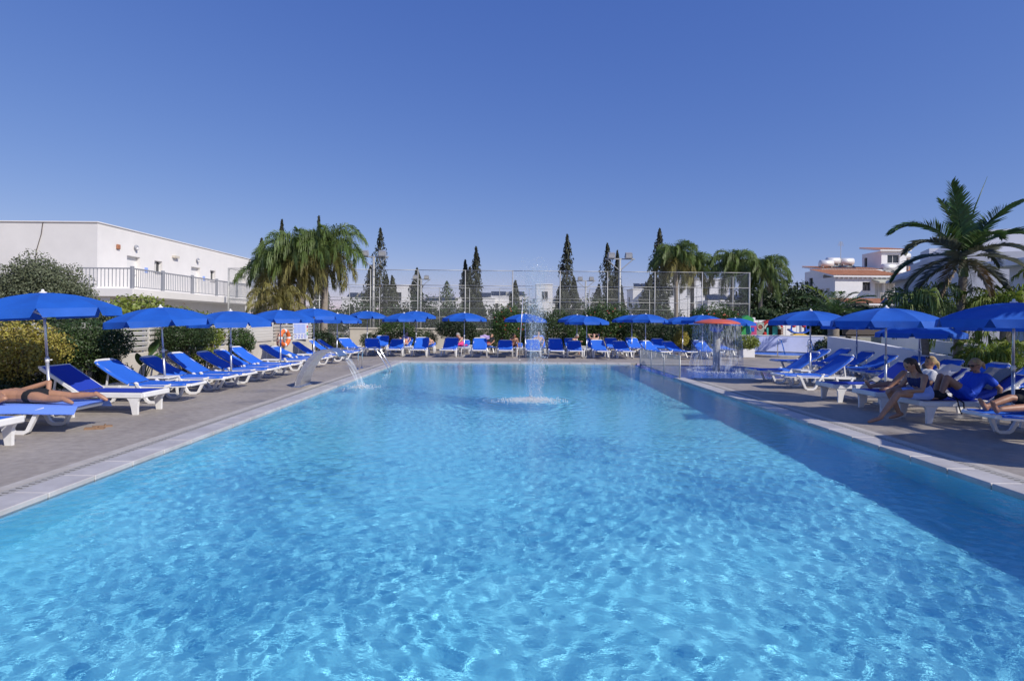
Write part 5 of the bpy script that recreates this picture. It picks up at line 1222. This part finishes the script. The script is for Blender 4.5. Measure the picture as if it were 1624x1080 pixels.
for k in range(14): mb = MB(); mb.box(.2 + .5 * k, .33 + .5 * k, -.25, -.02, 6.55, 6.68); mb.build('eave_block', 'wall_clean', h)
h2 = boxhouse('village_house', 'upper white house with side wall and terracotta roof behind the awning house', 36.0, 42.3, 65, 69, 8.0, [], [(1, 1.8, 6.2, 7.2, 'dark')], group=GV, flat_roof=False); sloped_roof(h2, 0, 6.3, 0, 4, 8.0, 8.7)
h3 = boxhouse('village_house', 'tower like top storey with dark window and tilted tiled roof', 43.3, 46.2, 66, 69.6, 10.3, [(.7, 2.1, 8.9, 9.85, 'window')], [(.4, 1.0, 8.7, 9.8, 'dark')], group=GV, flat_roof=False); sloped_roof(h3, 0, 2.9, 0, 3.6, 10.4, 11.1)
h4 = boxhouse('village_house', 'low white house with tiled strip roof right of the tower storey', 47.0, 52.5, 68, 72, 7.9, [(1.0, 3.5, 6.3, 7.2, 'window')], [], group=GV, flat_roof=False); sloped_roof(h4, 0, 5.5, 0, 4, 8.1, 9.1)
h5 = boxhouse('village_house', 'flat white annex below the tower storey', 40.6, 46.5, 64.6, 65.9, 7.6, [(1, 1.6, 6.2, 7.0, 'dark')], [], group=GV)
h6 = boxhouse('village_house', 'ground floor annex with tiled canopy behind the lantern', 32.5, 38.5, 54, 57, 3.6, [(2 + .9 * k, 2.6 + .9 * k, 1.9, 3.2, 'dark') for k in range(4)], [], group=GV, flat_roof=False); sloped_roof(h6, 0, 6, 0, 3, 3.7, 4.3)
for i, (x, y, z, lb) in enumerate(((37.9, 66.4, 9.1, 'white roof water tank left of the aerial'), (39.5, 66.4, 9.05, 'white roof water tank right of the aerial'), (36.9, 66, 8.75, 'roof water tank with angled panel at the house corner'), (43.4, 64.9, 8.25, 'silver roof water tank below the tower storey'), (47.6, 68.6, 10.0, 'white tank behind the tiled strip roof'))):
    t = thing('water_tank', lb, 'water tank', (x, y, z - .75), 0, 'roof water tanks'); mb = MB(); mb.tube([(-.75, 0, .75), (-.7, 0, .75), (.7, 0, .75), (.75, 0, .75)], [.3, .42, .42, .3], 14); mb.build('drum', 'tank', t, True)
    for s in (-.5, .5): mb = MB(); mb.box(s - .04, s + .04, -.3, .3, -.9, .42); mb.build('stand', 'galvanised', t)
    mb = MB(); mb.add([(-.7, -1.2, -.55), (.7, -1.2, -.55), (.7, -.35, .25), (-.7, -.35, .25)], [(0, 1, 2, 3)]); mb.build('solar_panel', 'solar', t)
ae = thing('aerial', 'thin television aerial on the house roof between water tanks', 'aerial', (38.7, 66.2, 8.2)); mb = MB(); mb.tube([(0, 0, 0), (0, 0, 3.2)], .03, 5); mb.build('mast', 'galvanised', ae)
for k in range(5): mb = MB(); mb.tube([(-.35 + .03 * k, 0, 2.7 + .1 * k), (.35 - .03 * k, 0, 2.7 + .1 * k)], .015, 4); mb.build('rod', 'galvanised', ae)

mod = thing('apartment_block', 'shaded pale modern apartment block behind the king palm', 'building', (30.6, 45, 0))
ux, uy = -.40, -.9165
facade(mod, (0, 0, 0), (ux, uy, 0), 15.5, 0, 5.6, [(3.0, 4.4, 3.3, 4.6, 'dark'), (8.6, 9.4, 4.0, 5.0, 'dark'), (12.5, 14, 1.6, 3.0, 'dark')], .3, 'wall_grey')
P4 = lambda a, d: (ux * a - uy * d * 1.0, uy * a + ux * d * 1.0)
mb = MB(); q = [P4(0, 0), P4(15.5, 0), P4(15.5, 9), P4(0, 9)]
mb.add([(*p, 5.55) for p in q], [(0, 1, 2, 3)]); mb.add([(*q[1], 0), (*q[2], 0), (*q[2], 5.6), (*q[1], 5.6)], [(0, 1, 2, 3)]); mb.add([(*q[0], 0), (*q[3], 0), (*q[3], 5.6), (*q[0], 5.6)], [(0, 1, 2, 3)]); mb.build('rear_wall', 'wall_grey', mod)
def obox(a0, a1, d0, d1, z0, z1):
    mb = MB(); q = [P4(a0, d0), P4(a1, d0), P4(a1, d1), P4(a0, d1)]; mb.add([(*p, z) for z in (z0, z1) for p in q], [(3, 2, 1, 0), (4, 5, 6, 7), (0, 1, 5, 4), (1, 2, 6, 5), (2, 3, 7, 6), (3, 0, 4, 7)]); return mb
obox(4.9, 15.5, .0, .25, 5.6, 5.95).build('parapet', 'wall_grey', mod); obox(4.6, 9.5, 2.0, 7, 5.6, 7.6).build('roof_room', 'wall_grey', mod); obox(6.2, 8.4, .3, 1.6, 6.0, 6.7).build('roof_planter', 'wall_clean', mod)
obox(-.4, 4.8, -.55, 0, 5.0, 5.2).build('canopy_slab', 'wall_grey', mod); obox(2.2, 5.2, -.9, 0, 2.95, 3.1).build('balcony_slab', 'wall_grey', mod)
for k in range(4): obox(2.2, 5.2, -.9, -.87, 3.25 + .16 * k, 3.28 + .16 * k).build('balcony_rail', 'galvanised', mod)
nb2 = thing('apartment_block', 'white apartment block with overhanging roof slab beside the king palm', 'building', (19.3, 15.2, 0))
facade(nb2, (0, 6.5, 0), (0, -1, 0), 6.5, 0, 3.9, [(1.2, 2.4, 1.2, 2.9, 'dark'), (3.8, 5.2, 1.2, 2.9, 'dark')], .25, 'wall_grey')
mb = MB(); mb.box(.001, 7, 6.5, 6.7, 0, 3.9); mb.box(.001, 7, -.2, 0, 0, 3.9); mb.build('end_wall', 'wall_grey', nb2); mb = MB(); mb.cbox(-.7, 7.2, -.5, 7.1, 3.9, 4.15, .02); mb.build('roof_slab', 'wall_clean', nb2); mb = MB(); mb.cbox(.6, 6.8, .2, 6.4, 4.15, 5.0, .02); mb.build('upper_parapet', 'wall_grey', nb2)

GW = 'white flat roofed houses beyond the court'
WH = [(-24.5, -20.8, 84, 88, 5.6, 'white house glimpsed through the left palm fronds'), (-17.6, -13.6, 85, 89, 7.9, 'tall white house right of the ragged cypress'), (-14.0, -8.0, 92, 97, 5.4, 'low white house under the small conifer'),
      (-7.8, -2.0, 86, 91, 5.9, 'white house behind the double tipped cypress'), (-3.2, 3.4, 90, 96, 6.4, 'long white house with dark solar panels'), (4.2, 6.6, 84, 87, 8.2, 'narrow tall white house right of the fountain jet'), (3.6, 11.5, 92, 97, 5.2, 'low white house behind the tall full cypress'),
      (12.8, 19.5, 88, 93, 5.5, 'low white house behind the broad cypress'), (17.6, 20.2, 80, 84, 7.3, 'white house between the right cypresses'), (20.5, 29.5, 76, 84, 8.6, 'large white house behind the right palms'), (24.5, 31.5, 70, 74, 5.0, 'white house beside the dark trees')]
for i, (x0, x1, y0, y1, hh, lb) in enumerate(WH):
    hh *= .88
    L = x1 - x0; rnd = random.Random(i); ops = []; a = .8
    while a < L - 1.4: ops.append((a, a + .9, hh - 2.2, hh - 1.0, rnd.choice(('dark', 'window')))); a += rnd.uniform(2.0, 3.0)
    t = boxhouse('white_house', lb, x0, x1, y0, y1, hh, ops, [(1, 2, hh - 2.2, hh - 1.0, 'dark')], group=GW)
    if i % 2 == 0 or i == 3:
        for k in range(2): mb = MB(); mb.add([(.5 + L * .45 * k, .5, hh + .25), (.5 + L * .45 * k + L * .36, .5, hh + .25), (.5 + L * .45 * k + L * .36, 2.4, hh + 1.0), (.5 + L * .45 * k, 2.4, hh + 1.0)], [(0, 1, 2, 3)]); mb.build('solar_panel', 'solar', t)
        mb = MB(); mb.box(.6, L * .9, 2.4, 2.45, hh + .1, hh + .95); mb.build('panel_stand', 'galvanised', t)
# far ridge
xs = np.linspace(-700, 900, 120); rng = np.random.default_rng(2); V = []
for k, (y, f) in enumerate(((700, 0), (760, .6), (850, 1.0), (980, .9))):
    for x in xs: V.append((x, y, -1 + f * (17 + 9 * math.sin(x * .006 + 1) + 5 * math.sin(x * .017) + 2.5 * math.sin(x * .05 + k))))
V = np.array(V); I = np.arange(len(V)).reshape(4, 120); F = np.stack([I[:-1, :-1], I[:-1, 1:], I[1:, 1:], I[1:, :-1]], -1).reshape(-1, 4)
mat('hill', (.16, .16, .12), .95, col2=(.30, .28, .25), nscale=.03)
struct(link('hills', npmesh('hills', V, F, 'hill', True)))

# ================================================================== PEOPLE
def skinned(name, mb, m, vox, parent=None, smooth_it=4, loc=None):
    """fuse the limbs into one continuous surface"""
    me = mb.mesh('tmp', m); ob = bpy.data.objects.new('tmp', me); COL.objects.link(ob)
    r = ob.modifiers.new('r', 'REMESH'); r.mode = 'VOXEL'; r.voxel_size = vox; r.use_smooth_shade = True
    s = ob.modifiers.new('s', 'SMOOTH'); s.iterations = smooth_it; s.factor = .5
    bpy.context.view_layer.update()
    me2 = bpy.data.meshes.new_from_object(ob.evaluated_get(bpy.context.evaluated_depsgraph_get())); me2.name = name
    bpy.data.objects.remove(ob); bpy.data.meshes.remove(me)
    me2.polygons.foreach_set('use_smooth', [True] * len(me2.polygons))
    if not me2.materials: me2.materials.append(M[m])
    return link(name, me2, parent, loc)
def V3(p): return Vector(p)
def person(label, J, skin, hair, clothes, vox=.012, facing=(-1, 0, 0), hair_style='long', group=None, shades=False, T=None):
    """J: joints. sides l / r. clothes: list of (name, material, [ (jointA, jointB, rA, rB, t0, t1) ])"""
    if T is not None: J = {k: (T @ V3(p)) for k, p in J.items()}; facing = (T.to_3x3() @ V3(facing))
    else: J = {k: V3(p) for k, p in J.items()}
    f = V3(facing).normalized(); hd = J['head']; upv = (hd - J['neck']).normalized(); f = (f - upv * f.dot(upv)).normalized(); lat = upv.cross(f).normalized()
    root = thing('person', label, 'person', J['pelvis'], 0, group); o = J['pelvis']
    for k in J: J[k] = J[k] - o
    hd = J['head']
    hr = Matrix((f, lat, upv)).transposed()
    mb = MB(); hipv = (J['hip_r'] - J['hip_l']); shv = (J['sh_r'] - J['sh_l'])
    waist = J['pelvis'].lerp(J['chest'], .5)
    for s in (-.32, 0, .32): mb.limb(J['pelvis'] + hipv * s, waist + hipv * s * .8, .105, .095); mb.limb(waist + hipv * s * .8, J['chest'] + shv * s * .75, .095, .10)
    mb.limb(J['sh_l'], J['sh_r'], .055, .055); mb.limb(J['chest'], J['neck'], .09, .052); mb.limb(J['neck'], hd, .050, .050)
    mb.ball(hd + upv * .015, (.092, .074, .108), 16, 12, hr); mb.ball(hd - upv * .055 + f * .028, (.058, .052, .055), 12, 8, hr)
    mb.limb(hd + f * .088 + upv * .02, hd + f * .106 - upv * .018, .010, .014, 8); mb.limb(hd + f * .075 - upv * .058 - lat * .015, hd + f * .075 - upv * .058 + lat * .015, .012, .012, 8)
    for s in (-1, 1): mb.ball(hd + lat * s * .076 - f * .005, (.022, .012, .030), 8, 6, hr)
    for s in ('l', 'r'):
        mb.limb(J['sh_' + s], J['el_' + s], .050, .038); mb.limb(J['el_' + s], J['wr_' + s], .040, .026)
        w = J['wr_' + s]; d = (w - J['el_' + s]).normalized(); hdn = (d + V3((0, 0, -.25))).normalized(); side = hdn.cross(V3((0, 0, 1))); side = side.normalized() if side.length > .1 else V3((0, 1, 0)); nr = side.cross(hdn)
        palm = w + hdn * .05; mb.limb(w, palm + hdn * .02, .027, .034)
        mb.limb(palm - side * .018, palm + side * .018 + hdn * .02, .022, .022)
        for k, ln in enumerate((.070, .080, .074, .058)):
            b = palm + hdn * .035 + side * (.030 - .020 * k); m_ = b + hdn * ln * .5 - nr * .006; mb.limb(b, m_, .0095, .009, 6); mb.limb(m_, m_ + (hdn - nr * .5).normalized() * ln * .5, .009, .0075, 6)
        mb.limb(palm + side * .028 - hdn * .02, palm + side * .058 + hdn * .018, .012, .010, 6)
        mb.limb(J['hip_' + s], J['kn_' + s], .088, .056); mb.limb(J['kn_' + s], J['kn_' + s].lerp(J['an_' + s], .35), .056, .056); mb.limb(J['kn_' + s].lerp(J['an_' + s], .35), J['an_' + s], .055, .034)
        an, to = J['an_' + s], J['toe_' + s]; dd = (to - an).normalized(); mb.limb(an - dd * .03, an.lerp(to, .5), .036, .036); mb.limb(an.lerp(to, .5), to, .036, .026)
    body = skinned('body', mb, skin, vox, root)
    # hair
    mb = MB(); mb.ball(hd + upv * .035 - f * .018, (.098, .086, .100), 14, 10, hr)
    mb2 = hd - f * .085
    if hair_style == 'long': mb.limb(mb2 + upv * .03, J['neck'] - f * .075 - upv * .06, .062, .045); mb.limb(J['neck'] - f * .075 - upv * .06, J['neck'] - f * .10 - upv * .16, .045, .025)
    elif hair_style == 'tail': mb.limb(mb2 + upv * .03, mb2 - f * .06 + upv * .0, .045, .038); mb.limb(mb2 - f * .06, mb2 - f * .09 - upv * .10, .038, .018)
    elif hair_style == 'short': pass
    h = skinned('hair', mb, hair, max(vox, .012), root)
    # keep the hair off the face
    bm = bmesh.new(); bm.from_mesh(h.data); lim = hd
    dele = [v for v in bm.verts if (v.co - hd).dot(f) > .035 and (v.co - hd).dot(upv) < .055]
    bmesh.ops.delete(bm, geom=dele, context='VERTS'); bm.to_mesh(h.data); bm.free()
    if vox < .016:
        for s in (-1, 1):
            e = MB(); e.ball(hd + f * .082 + lat * s * .032 + upv * .018, .011, 8, 6); e.build('eye', 'lens_black', root, True)
        mm = MB(); mm.limb(hd + f * .094 - upv * .056 - lat * .016, hd + f * .094 - upv * .056 + lat * .016, .006, .006, 6); mm.build('lips', 'lips', root, True)
    if shades:
        g = MB(); zz = .018 if shades == 'eyes' else .095
        for s in (-1, 1): g.ball(hd + f * (.098 if shades == 'eyes' else .06) + lat * s * .034 + upv * zz, (.012, .030, .022), 10, 7, hr); g.tube([hd + f * .095 + lat * s * .062 + upv * zz, hd - f * .01 + lat * s * .082 + upv * zz], .004, 5)
        g.tube([hd + f * .10 - lat * .02 + upv * zz, hd + f * .10 + lat * .02 + upv * zz], .005, 5); g.build('sunglasses', 'lens_black', root, True)
    for nm, m, segs in clothes:
        mb = MB()
        for a, b, ra, rb, t0, t1 in segs:
            if a == 'torso':
                p0, p1 = J['pelvis'].lerp(J['chest'], t0), J['pelvis'].lerp(J['chest'], t1)
                for s in (-.34, 0, .34): mb.limb(p0 + (hipv * (1 - t0) + shv * .75 * t0) * s, p1 + (hipv * (1 - t1) + shv * .75 * t1) * s, ra, rb)
            else: mb.limb(J[a].lerp(J[b], t0), J[a].lerp(J[b], t1), ra, rb)
        skinned(nm, mb, m, max(vox, .011), root, 3)
    return root
def Jd(pelvis, chest, neck, head, sh, el, wr, hip, kn, an, toe):
    d = dict(pelvis=pelvis, chest=chest, neck=neck, head=head)
    for n, pr in (('sh', sh), ('el', el), ('wr', wr), ('hip', hip), ('kn', kn), ('an', an), ('toe', toe)): d[n + '_l'], d[n + '_r'] = pr
    return d
SHORTS = lambda m, t=.45: ('shorts', m, [('torso', '', .112, .108, -.05, .30), ('hip_l', 'kn_l', .100, .092, 0, t), ('hip_r', 'kn_r', .100, .092, 0, t)])
BRIEF = lambda m: ('swim_briefs', m, [('torso', '', .111, .108, -.08, .12)])
BAND = lambda m: ('bandeau_top', m, [('torso', '', .108, .110, .74, .94)])
SHIRT = lambda m: ('shirt', m, [('torso', '', .112, .116, .15, 1.0), ('sh_l', 'el_l', .068, .066, 0, .55), ('sh_r', 'el_r', .068, .066, 0, .55), ('sh_l', 'sh_r', .064, .064, 0, 1)])

# woman sitting on the end of the lounger, elbows near her knees
person('woman in light blue shorts and navy bandeau sitting on the lounger end', Jd((7.14, 9.75, .50), (7.03, 9.75, .74), (6.97, 9.75, .86), (6.90, 9.75, .97), ((7.03, 9.93, .79), (7.03, 9.57, .79)), ((6.90, 9.98, .58), (6.93, 9.50, .57)), ((6.70, 9.90, .55), (6.72, 9.58, .55)),
    ((7.10, 9.85, .49), (7.10, 9.65, .49)), ((6.66, 9.92, .50), (6.60, 9.60, .50)), ((6.86, 9.93, .10), (6.28, 9.58, .09)), ((6.70, 9.95, .04), (6.08, 9.55, .035))), 'skin_tan', 'hair_brown', [SHORTS('cloth_sky'), BAND('cloth_navy')], .011, (-1, -.1, -.1), 'long')
person('fair-haired woman in a white top sitting back with one knee raised', Jd((8.02, 11.15, .49), (8.22, 11.15, .70), (8.28, 11.15, .80), (8.29, 11.15, .93), ((8.22, 11.33, .73), (8.22, 10.97, .73)), ((8.12, 11.40, .53), (8.10, 10.90, .54)), ((7.92, 11.32, .52), (7.88, 10.98, .55)),
    ((8.0, 11.25, .48), (8.0, 11.05, .48)), ((7.60, 11.28, .50), (7.68, 11.02, .74)), ((7.20, 11.3, .44), (7.38, 11.02, .43)), ((7.12, 11.3, .54), (7.22, 11.0, .41))), 'skin_tan', 'hair_blond', [SHIRT('cloth_white'), SHORTS('cloth_white', .25)], .011, (-1, 0, -.2), 'tail', None, 'up')
person('woman in blue shirt and shorts with sunglasses leaning back, knees up', Jd((7.95, 9.86, .49), (8.12, 9.86, .74), (8.14, 9.86, .85), (8.11, 9.86, .97), ((8.15, 10.04, .79), (8.15, 9.68, .79)), ((8.30, 10.10, .60), (8.34, 9.62, .60)), ((8.26, 10.08, .44), (8.28, 9.58, .43)),
    ((7.92, 9.96, .48), (7.92, 9.76, .48)), ((7.60, 9.98, .77), (7.56, 9.78, .76)), ((7.50, 9.98, .44), (7.42, 9.74, .44)), ((7.34, 9.98, .41), (7.26, 9.72, .41))), 'skin_tan', 'hair_blond', [SHIRT('cloth_blue'), SHORTS('cloth_blue', .35), ('cap', 'hair_brown', [('head', 'head', .088, .088, 0, 0)])][:2], .011, (-1, -.15, -.05), 'tail', None, 'eyes')
person('bather stretched out with bare legs and dark shorts on the curved-leg lounger', Jd((8.02, 8.42, .49), (8.42, 8.42, .52), (8.58, 8.42, .54), (8.70, 8.42, .58), ((8.45, 8.6, .52), (8.45, 8.24, .52)), ((8.2, 8.68, .47), (8.2, 8.16, .47)), ((7.98, 8.62, .45), (7.98, 8.20, .45)),
    ((7.98, 8.52, .49), (7.98, 8.32, .49)), ((7.56, 8.55, .58), (7.55, 8.30, .47)), ((7.16, 8.52, .44), (7.12, 8.28, .44)), ((7.08, 8.52, .56), (7.04, 8.26, .56))), 'skin_deep', 'hair_brown', [SHORTS('cloth_black', .7), SHIRT('cloth_black')], .012, (0, 0, 1), 'short')
person('prone sunbather in black briefs on a light blue towel', Jd((-6.95, 8.42, .50), (-7.36, 8.42, .51), (-7.54, 8.42, .53), (-7.68, 8.40, .53), ((-7.38, 8.24, .53), (-7.38, 8.60, .53)), ((-7.15, 8.10, .50), (-7.02, 8.72, .67)), ((-7.28, 8.08, .44), (-6.93, 8.60, .47)),
    ((-6.92, 8.32, .50), (-6.92, 8.52, .50)), ((-6.66, 8.28, .47), (-6.55, 8.58, .48)), ((-6.42, 8.24, .48), (-6.20, 8.62, .50)), ((-6.28, 8.22, .43), (-6.08, 8.64, .42))), 'skin_tan', 'hair_brown', [BRIEF('cloth_black')], .012, (0, -.4, -1), 'short')

# bathers of the far rows, posed in lounger space (head end at -x)
def recline(a, knee=.2, arms='side'):
    c, s = math.cos(a), math.sin(a); P = (-.16, 0, .48); up_ = lambda u, o=.10: (-.22 - u * c - o * 0, 0, .42 + u * s + o * c)
    ch = up_(.42); nk = up_(.58); hdp = up_(.72)
    el = ((ch[0] + .18, -.28, ch[2] - .1), (ch[0] + .18, .28, ch[2] - .1)); wr = ((ch[0] + .4, -.2, .5), (ch[0] + .4, .2, .5))
    if arms == 'up': el = ((hdp[0] - .05, -.30, hdp[2] + .06), (hdp[0] - .05, .30, hdp[2] + .06)); wr = ((hdp[0] - .1, -.10, hdp[2] + .05), (hdp[0] - .1, .10, hdp[2] + .05))
    return Jd(P, ch, nk, hdp, ((ch[0], -.18, ch[2] + .03), (ch[0], .18, ch[2] + .03)), el, wr, ((-.12, -.1, .48), (-.12, .1, .48)), ((.28, -.12, .50 + knee), (.30, .12, .49)), ((.55 if knee > .1 else .68, -.12, .44), (.70, .12, .44)), ((.68 if knee > .1 else .72, -.12, .42 + (.0 if knee > .1 else .12)), (.74, .12, .54)))
def hunch():
    return Jd((0, 0, .49), (.12, 0, .76), (.20, 0, .86), (.27, 0, .95), ((.12, -.18, .80), (.12, .18, .80)), ((.34, -.2, .60), (.34, .2, .60)), ((.48, -.06, .70), (.48, .06, .68)), ((.02, -.1, .48), (.02, .1, .48)), ((.42, -.14, .50), (.42, .14, .50)), ((.44, -.14, .08), (.44, .14, .08)), ((.60, -.15, .04), (.60, .15, .04)))
def TM(x, y, rz): return Matrix.Translation((x, y, 0)) @ Matrix.Rotation(rz, 4, 'Z')
GPp = 'bathers on the far loungers'
person('bather with raised knees and orange swimwear behind the first far parasol', recline(.7, .26), 'skin_fair', 'hair_brown', [BRIEF('petal_orange'), BAND('cloth_lilac')], .02, (1, 0, .2), 'long', GPp, T=TM(-5.45, 29.9, -1.6))
person('bather lying flat beside the bather in orange swimwear', recline(.2, .0), 'skin_fair', 'hair_grey', [BRIEF('cloth_black')], .02, (1, 0, .6), 'short', GPp, T=TM(-4.2, 29.9, -1.55))
person('bather with pink wrap sitting up by the second far parasol', hunch(), 'skin_fair', 'hair_grey', [SHORTS('cloth_pink', .8)], .02, (1, 0, 0), 'long', GPp, T=TM(-2.4, 29.7, -2.3))
person('bather in red swimwear reclining with feet towards the pool', recline(.6, .12), 'skin_tan', 'hair_brown', [BRIEF('cloth_red'), SHIRT('cloth_black')], .02, (1, 0, .3), 'long', GPp, T=TM(-1.1, 29.8, -1.9))
person('tanned man hunched forward left of the fountain jet', hunch(), 'skin_tan', 'hair_brown', [BRIEF('cloth_black')], .02, (1, 0, -.4), 'short', GPp, T=TM(.3, 29.5, -1.4))
person('bather reclining on the towel covered lounger behind the jet', recline(.9, .16), 'skin_fair', 'hair_brown', [SHORTS('cloth_navy')], .02, (1, 0, .2), 'short', GPp, T=TM(1.65, 29.7, -1.57))
person('grey-haired bather in black swimwear sitting turned to the side', hunch(), 'skin_fair', 'hair_grey', [BRIEF('cloth_black'), BAND('cloth_black')], .02, (1, 0, .1), 'short', GPp, T=TM(3.3, 29.1, -.5))
person('man reclining with both arms behind his head', recline(.72, .2, 'up'), 'skin_fair', 'hair_brown', [SHORTS('cloth_navy', .4)], .02, (1, 0, .2), 'short', GPp, T=TM(4.6, 29.7, -1.6))
towel('beach_towel', 'pink towel hanging on the lounger of the bather with pink wrap', 'cloth_pink', -2.25, 29.0, .42, .5, .5, .3, 12, .05)
towel('beach_towel', 'lilac towel bundled behind the bather in red swimwear', 'cloth_lilac', -1.2, 30.3, .78, .5, .45, -1.5, 13, .06, .6)
